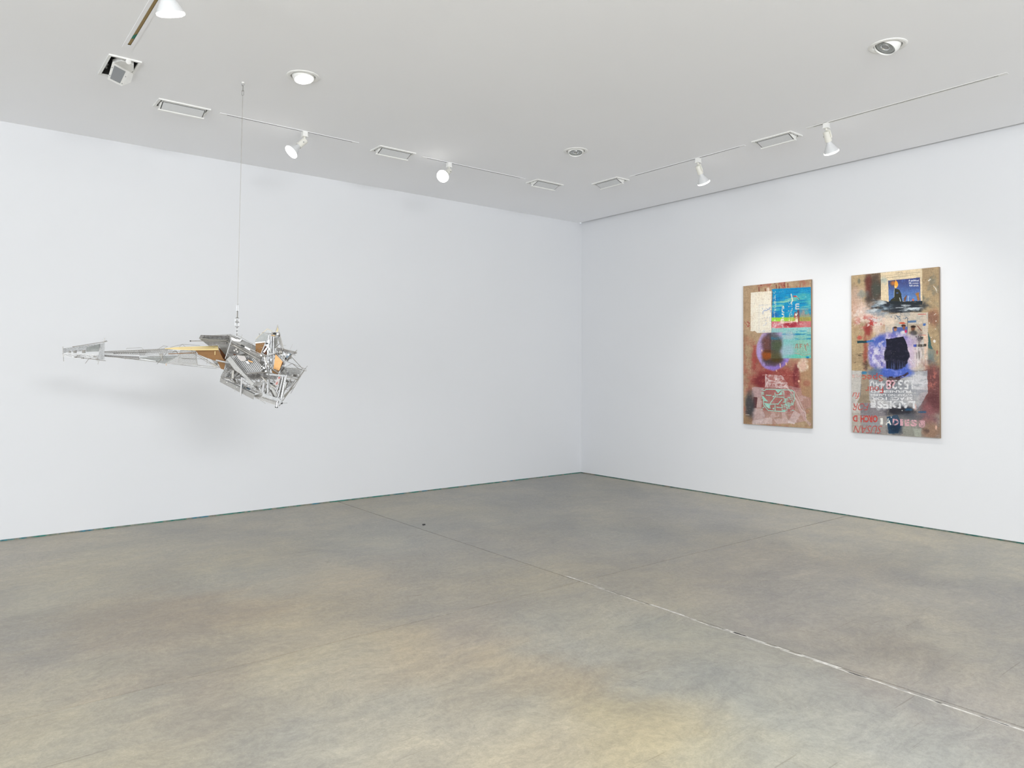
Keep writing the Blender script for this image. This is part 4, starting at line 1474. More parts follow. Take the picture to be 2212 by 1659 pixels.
def paint_mat():
    k = NT('oil_paint_on_linen')
    at = k.n('Attribute', attribute_name='paint')
    v = k.coord()
    k.l(at.outputs['Color'], k.b.inputs['Base Color'])
    f = k.noise(220, 3, .6, v, .35, .65)
    r = k.n('MapRange')
    r.inputs['To Min'].default_value = .5
    r.inputs['To Max'].default_value = .75
    k.l(f, r.inputs['Value'])
    k.l(r.outputs[0], k.b.inputs['Roughness'])
    k.b.inputs['Specular IOR Level'].default_value = .25
    k.bump(f, .12, .002)
    return k.m


M_paint = paint_mat()
M_linen = mat('raw_linen_edge', srgb(150, 131, 110), .85, 0, .12, 200, .2)
PAINT_GAIN = .80                              # paper white of the canvases


def grid_mesh(name, P, cells, w, h, xoff, parent):
    """cells: bool (NR-1, NC-1); the face looks to -x; local origin at the canvas centre"""
    ids = np.full((NR, NC), -1)
    used = np.zeros((NR, NC), bool)
    for a in (0, 1):
        for b in (0, 1):
            used[a:NR - 1 + a, b:NC - 1 + b] |= cells
    ids[used] = np.arange(used.sum())
    yy = (.5 - P.u[used]) * w
    zz = (.5 - P.v[used]) * h
    co = np.stack([np.full_like(yy, xoff), yy, zz], -1).astype(np.float32)
    I, J = np.nonzero(cells)
    q = np.stack([ids[I, J], ids[I + 1, J], ids[I + 1, J + 1], ids[I, J + 1]], -1).astype(np.int32)
    me = bpy.data.meshes.new(name)
    me.vertices.add(len(co))
    me.vertices.foreach_set('co', co.ravel())
    me.loops.add(q.size)
    me.loops.foreach_set('vertex_index', q.ravel())
    me.polygons.add(len(q))
    me.polygons.foreach_set('loop_start', np.arange(0, q.size, 4, dtype=np.int32))
    me.update(calc_edges=True)
    me.materials.append(M_paint)
    lin = np.clip(P.img[used], 0, 1)
    lin = np.where(lin <= .04045, lin / 12.92, ((lin + .055) / 1.055) ** 2.4) * PAINT_GAIN
    at = me.attributes.new('paint', 'FLOAT_COLOR', 'POINT')
    at.data.foreach_set('color', np.hstack([lin, np.ones((len(lin), 1))]).astype(np.float32).ravel())
    o = bpy.data.objects.new(name, me)
    C.objects.link(o)
    o.parent = parent
    return o


DEP = .030


def painting(label, P, papers, y0, y1, z0, z1):
    w, h = y0 - y1, z1 - z0
    t = thing('painting', label, 'painting', (WRX, (y0 + y1) / 2, (z0 + z1) / 2))
    b = MB()
    e = .002
    b.box((-DEP, -w / 2, -h / 2), (-.001, w / 2, h / 2))
    cv = b.build('canvas', M_linen, t)
    grid_mesh('painted_face', P, np.ones((NR - 1, NC - 1), bool), w - e, h - e, -DEP - .0006, t)
    for nm, mask, lb in papers:
        o = grid_mesh(nm, P, mask[:-1, :-1] & mask[1:, 1:], w - e, h - e, -DEP - .0022, t)
        o['label'] = lb
    return t


PXF = WRX - DEP
pl = [on_plane(x, y, 0, PXF) for x, y in ((1605.4, 617.5), (1606, 915.5), (1752.0, 604.3), (1752.6, 925.5))]
pr = [on_plane(x, y, 0, PXF) for x, y in ((1839.0, 594.8), (1840, 934), (2028.6, 577), (2029.8, 946.5))]


def bounds(q):
    return ((q[0][1] + q[1][1]) / 2, (q[2][1] + q[3][1]) / 2, (q[1][2] + q[3][2]) / 2, (q[0][2] + q[2][2]) / 2)


Pl, papl = paint_left()
painting('collage painting with turquoise poster and cream sheet, left of the two paintings', Pl, papl, *bounds(pl))
Pr, papr = paint_right()
painting('collage painting with a blue-black burst and upside-down lettering, right of the two', Pr, papr, *bounds(pr))

#SCULPTURE
# ================================================================== hanging sculpture
M_alu = mat('brushed_aluminium', (.52, .515, .50), .30, .95, .10, 60, stretch=(1, 1, 6))
M_alu_dull = mat('dull_grey_aluminium', (.33, .325, .312), .45, .5, .12, 70)
M_alu_bright = mat('bright_aluminium', (.50, .505, .515), .26, .9, .06, 60)
M_whitetube = mat('pale_plastic_tube', (.50, .50, .505), .4, .1, .05)
M_steel = mat('dark_steel_rod', (.30, .285, .26), .4, .7, .15, 60)
M_wire = mat('galvanised_wire', (.40, .38, .35), .4, .7, .10, 90)
M_mesh = mat('expanded_metal', (.33, .32, .30), .42, .6, .12, 90)
M_mesh_dark = mat('dark_expanded_metal', (.20, .19, .178), .5, .5, .15, 90)
M_mesh_pale = mat('pale_expanded_metal', (.48, .48, .475), .4, .6, .10, 90)
M_gold = mat('golden_board_face', srgb(130, 90, 40), .5, .05, .10, 18, stretch=(1, 1, 4))
M_gold_top = mat('pale_gold_board_edge', (.98, .76, .36), .5, 0, .06, 18)
M_orange = mat('amber_board', srgb(220, 166, 104), .45, .05, .10, 16, stretch=(2, 1, 5))
M_brown = mat('dark_brown_board', srgb(92, 52, 22), .6, 0, .15, 20)
M_clear = clear('cloudy_acrylic', (.36, .38, .36), .58, .2)
M_clear2 = clear('clear_acrylic', (.55, .57, .56), .22, .12)
M_chrome = mat('chrome', (.62, .62, .63), .08, 1, .02)
M_alu_mid = mat('mid_aluminium', (.43, .435, .44), .5, .35, .10, 60)
M_foil = mat('crumpled_foil', (.52, .52, .51), .3, .85, .12, 50)
M_redprint = mat('red_print', srgb(190, 122, 116), .6, 0, .2, 30)
M_label = mat('pale_paper_label', (.52, .49, .475), .6, 0, .05)
M_label_white = mat('white_painted_strip', (.74, .74, .74), .5, 0, .04)
M_navy = mat('slate_blue_plate', srgb(92, 108, 120), .35, .2, .1)

D0 = 5.476                                   # distance of the sculpture from the viewer


def at(x, y, d=0.):
    """point of the sculpture: measured position and its offset behind (+) or before (-) the hanging plane"""
    return CAM + ray(x, y) * (D0 + d)


ORG = at(511.5, 728)
sculpt = thing('hanging_sculpture', 'long spiky silver and gold metal assemblage hanging from a cable before the left wall', 'sculpture', ORG)


def part(name, mb, m, label=None, stuff=False, parent=None, smooth=False):
    o = mb.build(name, m, parent or sculpt, smooth, ORG)
    if label:
        o['label'] = label
    if stuff:
        o['kind'] = 'stuff'
    return o


def rod(x0, y0, x1, y1, r=1.0, d0=0., d1=None, m=None, name='rod', n=6, label=None):
    b = MB()
    b.tube(at(x0, y0, d0), at(x1, y1, d0 if d1 is None else d1), r * (.0029 if r < 1.3 else .0035), n)
    return part(name, b, m or M_wire, label, smooth=True)


def wire(pts, r=.4, m=None, name='bent_wire'):
    b = MB()
    b.path([at(*p) for p in pts], r * .0035, 5)
    return part(name, b, m or M_wire, smooth=True)


def dep(p, pl):
    """depth of a flat piece: pl = (d, slope in x, slope in y, x centre, y centre)"""
    d, gx, gy, cx, cy = pl
    return d + gx * (p[0] - cx) + gy * (p[1] - cy)


def plate(pts, pl=(0, 0, 0, 0, 0), t=.004, m=None, name='plate', label=None, parent=None):
    b = MB()
    b.plate([at(x, y, dep((x, y), pl)) for x, y in pts], t)
    return part(name, b, m or M_alu, label, parent=parent)


def clip_lines(pts, ang, pitch):
    c, s = math.cos(ang), math.sin(ang)
    P = [(x * c + y * s, -x * s + y * c) for x, y in pts]
    lo, hi = min(p[1] for p in P), max(p[1] for p in P)
    k = lo + pitch * .5
    out = []
    while k < hi:
        xs_ = []
        for i in range(len(P)):
            (x0, y0), (x1, y1) = P[i], P[(i + 1) % len(P)]
            if (y0 <= k) != (y1 <= k):
                xs_.append(x0 + (x1 - x0) * (k - y0) / (y1 - y0))
        xs_.sort()
        for a, b in zip(xs_[::2], xs_[1::2]):
            if b - a > .4:
                out.append(((a * c - k * s, a * s + k * c), (b * c - k * s, b * s + k * c)))
        k += pitch
    return out


def lattice(pts, pl=(0, 0, 0, 0, 0), angs=(35, -35), pitch=2.6, w=.8, t=.0015, m=None, name='mesh_panel', label=None, rim=.7):
    """panel of real strands with open holes, edged by a thin rim"""
    b = MB()
    n = -_f
    for a in angs:
        for p, q in clip_lines(pts, math.radians(a), pitch):
            P, Q = at(*p, dep(p, pl)), at(*q, dep(q, pl))
            b.bar(P, Q, w * .0035, t, n)
    o = part(name, b, m or M_mesh, label, True)
    if rim:
        rb = MB()
        k = len(pts)
        for i in range(k):
            p, q = pts[i], pts[(i + 1) % k]
            rb.bar(at(*p, dep(p, pl)), at(*q, dep(q, pl)), rim * .0035, .003, n)
        r = rb.build('panel_rim', m or M_mesh, o, False, ORG)
    return o


def perforated(pts, pl, pitch=3.2, hole=.55, m=None, name='perforated_sheet', label=None, ang=20):
    """sheet with round-ish openings: a woven grid of broad strips"""
    return lattice(pts, pl, (ang, ang + 90), pitch, pitch * hole, .0012, m or M_alu, name, label, .9)


# ---- tail fin
rod(135.7, 748.5, 137.5, 780.5, .7, 0, 0, M_steel, 'end_rod')
rod(135.2, 764, 139, 764, .5, .02, -.02)
rod(156.6, 749.2, 231.9, 737.4, .8, -.03, -.05, M_wire)
rod(160.7, 770.9, 228.5, 779.5, .7, -.03, -.05)
rod(137, 753, 224, 741.5, .6, .03, .05)
rod(137, 769.5, 224, 777, .5, .05, .06)
rod(223.8, 741.4, 226.5, 730.0, .7, -.05, -.05)
rod(225, 738.8, 230, 735.5, .7, -.06, -.03)
rod(191.9, 775.0, 184.2, 785.2, .6, -.03)
rod(213.8, 776.6, 211.4, 787.3, .6, -.04)
rod(210, 777, 210, 781, .5, -.04)
rod(189.3, 743, 189.5, 749, .4, -.04)
rod(157, 748, 160, 750, .5, -.03)
perforated([(137.6, 753.4), (224.4, 741.6), (224.0, 752), (160, 759), (137.8, 762)], (.02, 0, 0, 0, 0), 3.0, .58, M_mesh_pale)
perforated([(137.8, 763.0), (222, 766.5), (222.6, 776.4), (137.8, 769.8)], (-.03, 0, 0, 0, 0), 3.6, .72, M_label_white, label='white strip with dark holes')
perforated([(219.6, 742), (225.4, 740.8), (224.8, 777), (213.5, 776.5), (214, 762)], (-.05, 0, 0, 0, 0), 2.4, .6, M_mesh_pale)
plate([(186.5, 750.5), (215, 743.5), (213.6, 759.3), (186.3, 760)], (.0, 0, 0, 0, 0), .002, M_clear, 'acrylic_pane')
rod(146, 761, 186, 757, .45, .03)
for x, y, w, h in ((162, 760, 5.5, 5), (181, 759.5, 6, 6), (217, 754, 4, 5.5), (150.5, 760.4, 3.4, 3), (212, 775.8, 9, 3), (221, 775.8, 4, 3), (178, 773.6, 4, 2.6), (163, 771.8, 3.5, 2.4), (194, 775, 4, 2)):
    plate([(x - w / 2, y - h / 2), (x + w / 2, y - h / 2 - .4), (x + w / 2, y + h / 2), (x - w / 2, y + h / 2)], (-.04, 0, 0, 0, 0), .008, M_steel, 'clamp_block')
for x in (168, 171.5, 203.5, 207):
    b = MB()
    b.lathe(at(x, 768.5 + (x - 168) * .05, -.045), -_f, [(0, .005), (.004, .005)], 8, True, True)
    part('bolt', b, M_steel)

# ---- boom between tail and body
lattice([(224.6, 759.2), (300, 756), (361, 752.8), (361, 757.5), (300, 760.8), (224.8, 762.5)], (.04, 0, 0, 0, 0), (40, -40), 2.4, .75, m=M_mesh, name='mesh_strip')
lattice([(224.6, 767.2), (300, 770.5), (300, 776.5), (260, 772.8), (224.6, 769.6)], (.03, 0, 0, 0, 0), (40, -40), 2.2, .9, m=M_mesh_dark, name='mesh_strip')
lattice([(245, 761), (316, 759.3), (312, 766), (246, 765)], (.06, 0, 0, 0, 0), (30, -30), 2.4, 1.0, m=M_mesh, name='mesh_strip')
lattice([(300, 757.6), (380, 755), (384, 770), (350, 771.5), (302, 768)], (.09, 0, 0, 0, 0), (35, -35), 2.6, .7, m=M_mesh_pale, name='mesh_panel')
rod(225.8, 766.0, 377, 762.4, .8, -.03, -.06, M_whitetube, 'pale_tube')
rod(224.5, 759.8, 372, 754.0, .6, -.02, -.05, M_wire)
rod(224, 768.8, 345, 782.6, .6, -.02, -.05, M_wire)
rod(225, 763, 392, 759.6, .5, .05, .04)
rod(300, 775.2, 372, 774.8, .5, -.01, -.02)
rod(318, 770.6, 386, 769.5, .5, .06, .06)
plate([(258, 771), (302, 774), (300, 776.5), (280, 775)], (.0, 0, 0, 0, 0), .006, M_alu_dull, 'dark_strip')
plate([(302, 771.8), (384, 768.8), (356, 786), (338, 782.4), (305, 776.5)], (.02, 0, 0, 0, 0), .002, M_clear, 'acrylic_pane')
plate([(304, 773.8), (337, 779.5), (336, 782), (304, 777)], (-.01, 0, 0, 0, 0), .002, M_alu, 'plate')
wire([(273.3, 754.8), (274, 752.3), (306.5, 751.5), (310, 754.8)], .35)
wire([(342.4, 753.6), (352.6, 747.2), (362, 748.4), (350.6, 754.4)], .35)
wire([(368, 750.2), (394, 743.8), (432, 746.2)], .35)
wire([(385.8, 750.6), (394, 743.8), (401.4, 750)], .35)
wire([(372, 763), (374.5, 759.6), (378.5, 758), (382, 759.5), (384.5, 764), (385.6, 770)], .5, M_steel, 'hoop')
plate([(343.6, 763), (352.4, 762), (352, 767.6), (350, 771.6), (345.6, 769.6)], (-.02, 0, 0, 0, 0), .006, M_steel, 'dark_bracket')
plate([(348, 772), (351, 771.6), (353.5, 779), (350, 779.4)], (-.02, 0, 0, 0, 0), .004, M_steel, 'dark_bracket')
rod(360.4, 761.6, 339.2, 786.6, .55, -.05, -.05, M_steel)
rod(358.8, 785, 359.2, 789.5, .6, -.03, -.03, M_orange)
rod(269.5, 770, 270.3, 776.5, .4, -.02)
rod(279, 773, 279.4, 776, .4, -.02)
rod(298, 775, 298.4, 778, .4, -.02)
lattice([(390, 756.8), (423, 757), (426.4, 789), (380, 787.4), (357.6, 784.6), (386, 768.8)], (-.04, 0, 0, 0, 0), (-58, 4), 2.1, .6, m=M_mesh, name='wire_basket_panel')
lattice([(392, 756), (421, 757), (424, 786), (384, 784)], (.10, 0, 0, 0, 0), (58, -4), 3.2, .55, m=M_mesh_pale, name='wire_basket_panel')
rod(393, 774.2, 424.5, 775.6, .6, -.05, -.05, M_steel)
rod(422.5, 757, 426.6, 789.4, .6, -.05, -.05, M_steel)
plate([(356, 752.8), (380, 750.4), (470.8, 747.2), (472, 755.6), (422.3, 756.2), (380, 754.6)], (-.05, 0, -.012, 400, 752), .004, M_gold_top, 'gold_board_top', 'pale gold long top face')
plate([(422.3, 756.2), (472, 755.8), (481.9, 774.8), (488.6, 781), (483.4, 798.5), (477, 796.2), (470, 781), (445.8, 772.6), (428.6, 765.6)], (-.07, 0, 0, 0, 0), .005, M_gold, 'gold_board_side', 'brown gold side')
plate([(364, 763.6), (423, 761.2), (423, 763), (364, 765)], (-.055, 0, 0, 0, 0), .004, M_gold, 'gold_strip', 'thin gold strip')
plate([(471.6, 750), (476, 754), (490, 771), (487, 779), (481, 774)], (.02, 0, 0, 0, 0), .005, M_brown, 'brown_board', 'dark brown board')
plate([(463.8, 759), (465.2, 758.6), (465.0, 766.4), (463.8, 766.6)], (-.078, 0, 0, 0, 0), .002, M_gold_top, 'slot')
for x, y in ((394, 753), (412.8, 752.7), (462, 750.6)):
    b = MB()
    b.lathe(at(x, y, -.06), -_f, [(0, .003), (.003, .002)], 8, True, True)
    part('bolt', b, M_steel)
lattice([(427, 788.9), (478, 795.6), (478, 797.4), (463, 794.5), (427, 791.6)], (-.03, 0, 0, 0, 0), (45, -45), 2.2, .7, m=M_mesh_pale, name='truss_strip')
rod(426.5, 788.6, 480, 795, .5, -.04, -.04)
rod(358, 785, 477, 797, .5, -.02, -.02)
rod(409.8, 755.4, 468, 790.8, .6, -.09, -.09, M_steel)
rod(412, 760, 452, 785, .5, -.085, -.085, M_steel)
rod(447.4, 773, 447.0, 786.8, .5, -.09, -.09, M_steel)
rod(427, 775, 447, 776.5, .5, .03, .02)
plate([(451.5, 783), (466, 785.6), (474.6, 793.6), (462, 793), (455, 786.6)], (-.06, 0, 0, 0, 0), .010, M_steel, 'dark_bracket')
plate([(457, 776.6), (466, 777.2), (472.4, 786), (467, 788)], (-.03, 0, 0, 0, 0), .008, M_alu_dull, 'bracket_plate')
rod(466.6, 778.2, 496.5, 784.2, 1.7, -.11, -.11, M_whitetube, 'pale_tube', 12)

# ---- body, upper left
lattice([(434, 723.9), (496, 725.4), (493.5, 733.6), (450, 732.4), (430.3, 731)], (-.02, 0, .006, 460, 728), (40, -40), 2.2, .95, m=M_mesh_dark, name='mesh_panel', label='dark perforated top panel')
plate([(434, 724.2), (441, 724.3), (437, 731), (430.4, 730.8)], (-.04, 0, 0, 0, 0), .004, M_mesh_dark, 'dark_strip')
plate([(430.2, 731), (450, 732.4), (493, 733.8), (490, 742.5), (455, 742), (451.4, 746.8)], (-.01, 0, .008, 460, 736), .003, M_alu, 'sheet')
lattice([(453, 739.4), (489, 739), (489.5, 745), (451.6, 746.8)], (-.06, 0, 0, 0, 0), (40, -40), 2.2, .9, m=M_mesh_dark, name='mesh_panel')
rod(411.4, 736.6, 488.5, 735.8, 1.1, -.10, -.08, M_steel, 'long_tube', 10)
b = MB()
b.lathe(at(411.6, 736.6, -.1), at(412, 736.6, -.1) - at(413, 736.6, -.1), [(-.004, .0045), (.004, .0045)], 10, True, True)
part('tube_end', b, M_black)
plate([(470, 742), (496, 730), (510, 745), (500, 775), (488, 776), (478, 755)], (.10, 0, 0, 0, 0), .006, M_alu_dull, 'back_plate')
plate([(490, 736), (520, 740), (556, 762), (566, 772), (560, 790), (520, 770), (498, 768)], (.08, 0, 0, 0, 0), .006, M_alu_dull, 'back_plate')
plate([(502, 730), (516, 733.5), (551, 748.4), (551.8, 759.5), (519, 744), (500, 737)], (.02, 0, 0, 0, 0), .006, M_alu_dull, 'roof_plate')
plate([(500, 728.6), (517, 734), (523, 733), (519, 738), (498, 736)], (.0, 0, 0, 0, 0), .004, M_alu, 'roof_plate')
lattice([(498, 738), (503, 736), (563, 767), (562, 772), (552, 770)], (-.10, 0, 0, 0, 0), (28, 75), 2.0, .6, m=M_mesh, name='rail_mesh')
for (x0, y0, x1, y1, r, m) in ((500.7, 735.6, 561.8, 764, .9, M_alu_bright), (489.7, 737.2, 563.6, 773.4, .8, M_wire), (493, 741, 560, 776, .7, M_alu), (497, 733, 551, 757, .6, M_wire),
                               (495, 726, 512, 733, .5, M_wire), (503, 741, 566, 771.5, .7, M_alu_bright), (505, 746, 558, 777.5, .8, M_alu), (511.7, 723.2, 546.5, 743.8, .4, M_steel), (497.4, 725.2, 498.4, 738, .4, M_wire)):
    rod(x0, y0, x1, y1, r, -.13, -.13, m, 'rail')
plate([(501, 741), (519, 750.6), (517.6, 753.6), (499.6, 744)], (-.12, 0, 0, 0, 0), .004, M_mesh_dark, 'dark_channel')
plate([(521, 744), (528.4, 747.4), (527, 750), (519.8, 746.6)], (-.14, 0, 0, 0, 0), .004, M_black, 'dark_channel')
plate([(529.6, 748), (541, 754), (539.5, 757), (528, 750.6)], (-.135, 0, 0, 0, 0), .004, M_alu_bright, 'rail_plate')
rod(500.7, 731, 486.6, 774.9, 1.2, -.16, -.16, M_whitetube, 'pale_rod', 8)
rod(523.2, 722.4, 519.5, 733, .4, -.02)
rod(545, 741, 541, 760, .4, -.1)
rod(531, 744, 527.5, 753, .5, -.15)
rod(540, 757.4, 536, 771, .5, -.15)
plate([(490, 756), (506, 750), (530, 763), (512, 768), (498, 776)], (-.04, 0, 0, 0, 0), .006, M_alu_dull, 'inner_plate')
lattice([(492, 744), (510, 750), (514, 762), (500, 772), (490, 770)], (-.06, 0, 0, 0, 0), (20, -50), 2.2, .8, m=M_mesh_dark, name='mesh_panel')
plate([(504, 764), (510, 765.5), (511, 771), (506, 769)], (-.10, 0, 0, 0, 0), .005, M_brown, 'brown_board')
for x, y in ((513.4, 760), (507, 757.4), (511, 754.6)):
    plate([(x - 2, y - 2.4), (x + 2.2, y - 1.4), (x + 1.6, y + 2), (x - 2, y + 1.2)], (-.12, 0, 0, 0, 0), .012, M_steel, 'clamp_block')

# ---- bent beam and slatted grille
beam = [(489.6, 776.6), (497.6, 769.2), (514, 790), (527.6, 806), (549.5, 828.5), (544.6, 834), (538, 827), (521.4, 808.6), (508, 800)]
plate(beam, (-.20, 0, 0, 0, 0), .012, M_alu_dull, 'bent_beam', 'broad bent grey beam')
for p, q in ((beam[0], beam[8]), (beam[8], beam[7])):
    rod(*p, *q, .4, -.207, -.207, M_alu)
gr = [(499, 768.7), (511.7, 767), (535, 769), (549, 773), (563, 787), (565.4, 804.8), (526, 805.4), (514, 790)]
gb = MB()
for p, q in clip_lines(gr, math.radians(-55), 3.45):
    gb.bar(at(*p, -.155), at(*q, -.155), 1.7 * .0035, .006, -_f)
part('grille_slats', gb, M_alu_mid, 'diagonal pale slats', True)
plate(gr, (-.13, 0, 0, 0, 0), .002, M_steel, 'grille_back')
for p, q in ((gr[0], gr[1]), (gr[1], gr[3]), (gr[3], gr[4]), (gr[4], gr[5])):
    rod(*p, *q, .5, -.16, -.16, M_wire, 'grille_rim')
plate([(511.7, 767), (529, 769.6), (532.4, 776.4), (529, 780), (521, 779.7), (514.8, 774.8)], (-.172, 0, 0, 0, 0), .003, M_label, 'pale_shell', 'pale curled shell')
plate([(533.5, 774), (541, 771), (548, 782), (544, 784.4)], (-.175, .004, 0, 540, 778), .003, M_alu_bright, 'torn_sheet')
plate([(535, 777.4), (545, 780.6), (546.4, 783.6), (538, 781)], (-.185, 0, 0, 0, 0), .003, M_orange, 'torn_sheet', 'amber torn strip')
plate([(531, 780), (536, 781), (539, 786), (534, 784.6)], (-.18, 0, 0, 0, 0), .003, M_alu_bright, 'torn_sheet')
rod(524.5, 808.2, 582, 803.6, .9, -.19, -.17, M_wire)
rod(524, 806, 566, 803, .8, -.19, -.17, M_alu_bright)

# ---- body, lower left
lattice([(488, 793.6), (500, 796), (516.4, 805), (521, 815.6), (477, 814.2), (482.4, 803)], (-.06, 0, 0, 0, 0), (58, -32), 2.7, .95, m=M_mesh_dark, name='mesh_panel', label='dark diagonal mesh')
plate([(489, 784), (508, 792), (519, 806), (512, 812), (499, 798), (487, 793)], (.02, 0, 0, 0, 0), .005, M_mesh_dark, 'dark_plate')
lattice([(486, 786), (498, 778), (512, 795), (506, 800), (492, 797)], (-.10, 0, 0, 0, 0), (35, -45), 2.1, .8, m=M_mesh_dark, name='mesh_panel')
plate([(477, 814), (520, 816), (520, 819), (478, 818)], (-.08, 0, 0, 0, 0), .005, M_mesh_dark, 'dark_strip')
plate([(501, 800), (506, 800), (505, 818), (500.4, 818)], (-.09, 0, 0, 0, 0), .006, M_steel, 'dark_bracket')
ch = [(476.4, 816.2), (549.4, 851.6), (547.2, 862.8), (474.8, 825)]
plate(ch, (-.195, 0, -.0012, 0, 830), .004, M_alu_dull, 'channel_face', 'long grey drilled channel')
plate([(476.4, 816.2), (487, 819), (552, 850.6), (549.4, 852)], (-.17, 0, 0, 0, 0), .004, M_alu_bright, 'channel_flange', 'pale upper flange')
for k in range(7):
    x = 479.5 + k * 10.8
    b = MB()
    b.lathe(at(x, 820.6 + (x - 479.5) * .487, -.207), -_f, [(0, .0032), (.002, .0026)], 8, True, True)
    part('bolt', b, M_alu if k % 2 else M_steel)
rod(507, 843.5, 507, 845, 1, -.2)
rod(522.6, 815, 519.3, 854.2, 1.9, -.235, -.235, M_whitetube, 'pale_tube', 12)
rod(486, 818, 512, 829.6, .9, -.10, -.10, M_alu)
rod(509.4, 826.5, 560.7, 849, 1.7, -.09, -.09, M_alu_bright, 'inner_tube', 10)
rod(512, 824, 565, 846, .6, -.06, -.06, M_wire)
plate([(523, 831.6), (540, 839), (539.6, 843), (523, 836)], (-.10, 0, 0, 0, 0), .008, M_navy, 'dark_plate')
plate([(512, 819), (519, 823), (533, 838), (529, 839.6), (514, 828)], (-.05, 0, 0, 0, 0), .006, M_alu_dull, 'bracket_plate')
for x, y in ((508.6, 827), (527.4, 834.6), (531.4, 836.4)):
    plate([(x - 1.6, y - 2), (x + 1.8, y - 1.4), (x + 1.6, y + 2.2), (x - 1.6, y + 1.6)], (-.12, 0, 0, 0, 0), .012, M_steel, 'clamp_block')
lattice([(549.3, 854.6), (568, 850.4), (599.4, 867.4), (596.2, 875), (551, 859.6)], (-.16, 0, 0, 0, 0), (20, -60), 2.2, .95, m=M_mesh, name='mesh_strip', label='grey perforated keel strip')
plate([(549.4, 853.6), (566, 849.4), (568.6, 853), (563, 858), (551, 858)], (-.15, 0, 0, 0, 0), .005, M_alu_dull, 'keel_plate')
plate([(568, 849.6), (599, 859.6), (597.6, 866.6), (566.6, 856)], (-.17, 0, 0, 0, 0), .008, M_alu_mid, 'keel_channel', 'pale channel to the nose')
for k in range(6):
    rod(569 + k * 5, 856.6 + k * 1.7, 570 + k * 5, 858.4 + k * 1.7, .45, -.178, -.178, M_steel, 'rivet')
rod(566, 858.6, 594, 868, .5, -.17, -.17, M_steel)
rod(552, 857, 573.6, 871.6, .4, -.16, -.16)
rod(540, 845, 574, 853, .7, -.12, -.12, M_alu)

# ---- nose
plate([(591.6, 862.6), (599.4, 857.8), (604, 861), (610.6, 869), (604, 872), (598, 867)], (-.20, 0, 0, 0, 0), .014, M_alu_mid, 'nose_bracket', 'folded nose bracket')
b = MB()
b.lathe(at(599.8, 866, -.21), at(597, 879.5, -.21) - at(599.8, 866, -.21), [(0, .0085), (.042, .0085), (.044, .0095), (.049, .0095)], 16, True, True)
part('nose_tube', b, M_chrome, smooth=True)
rod(597.3, 878.8, 597, 880.4, 3.2, -.21, -.21, M_black, 'rubber_tip', 14)
rod(608, 870.4, 609.6, 872.4, 2.0, -.22, -.22, M_black, 'dark_knob', 10)
rod(608.8, 871, 620.8, 870.6, .5, -.22, -.22, M_wire)
rod(606, 873, 603, 877, .9, -.21, -.21, M_steel)

# ---- lower right: pale channels, tubes, cylinders
for (x0, y0, x1, y1, r, m, d) in ((611.5, 813, 601.5, 858, 2.0, M_alu_bright, -.18), (616.4, 812.5, 607.5, 860, 1.7, M_chrome, -.19), (607, 817, 597.8, 845, 2.2, M_alu_bright, -.15), (619.4, 809.5, 607.4, 866, 1.3, M_alu_bright, -.21), (613.8, 812, 604.4, 858, 1.1, M_steel, -.165)):
    rod(x0, y0, x1, y1, r, d, d, m, 'bright_tube', 10)
plate([(599.6, 814), (606.6, 812.4), (601.2, 832.8), (593, 832)], (-.17, 0, 0, 0, 0), .002, M_label, 'paper_label', 'pale label with red print')
plate([(601.6, 814.4), (605.4, 813.6), (604.4, 818), (600.6, 818)], (-.173, 0, 0, 0, 0), .001, M_redprint, 'red_print', 'red print')
plate([(597, 826), (600.6, 824), (599.4, 830.4), (595, 831)], (-.173, 0, 0, 0, 0), .001, M_redprint, 'red_print', 'red print')
rod(570.2, 826.5, 567.4, 847, 3.0, -.12, -.12, M_whitetube, 'pale_cylinder', 14)
rod(578.8, 819, 578.6, 850, 1.8, -.14, -.14, M_alu_bright, 'bright_tube', 10)
rod(582, 818, 582, 846, 1.0, -.10, -.10, M_alu)
rod(574.6, 828, 574.4, 846, .9, -.14, -.14, M_steel)
plate([(583, 834), (588.5, 836), (600.4, 854), (596.8, 857.5), (592, 852)], (-.15, 0, 0, 0, 0), .008, M_alu_dull, 'diagonal_channel')
plate([(582.6, 842), (586, 842), (594.4, 858), (590.6, 857)], (-.10, 0, 0, 0, 0), .006, M_mesh_dark, 'dark_strip')
plate([(583, 826), (589, 827.6), (589, 831), (584, 829.6)], (-.16, 0, 0, 0, 0), .010, M_black, 'dark_bracket')
plate([(585.6, 832), (594.8, 836.4), (594.8, 838.6), (585, 834.6)], (-.16, 0, 0, 0, 0), .008, M_steel, 'dark_bracket')
rod(596, 836, 585, 852, .5, -.15)
rod(601, 836, 596, 856, .6, -.15, -.2)
lattice([(529, 809.5), (566, 805), (600, 808), (598.6, 819), (566, 818.6), (540, 820.6)], (-.06, 0, 0, 0, 0), (30, -30), 2.1, 1.0, m=M_mesh_dark, name='mesh_panel', label='dark perforated underside strip')
plate([(532, 812), (560, 808), (566, 816), (545, 818)], (-.02, 0, 0, 0, 0), .006, M_mesh_dark, 'dark_plate')
plate([(544.6, 827), (552, 825.4), (574, 825), (573, 831), (553, 833.6), (546, 831)], (-.12, 0, 0, 0, 0), .006, M_alu_dull, 'comb_plate')
for k in range(6):
    x = 552.4 + k * 3
    rod(x, 831, x - 1.4, 835 - (k % 2), .5, -.13, -.13, M_steel, 'comb_tooth', 5)
for a in (((563.6, 812.2), (554, 821)), ((563.6, 812.2), (563, 825)), ((549, 820.4), (554.6, 826)), ((554, 808), (549.6, 818)), ((566, 813), (578, 825))):
    rod(*a[0], *a[1], .6, -.17, -.15, M_wire)
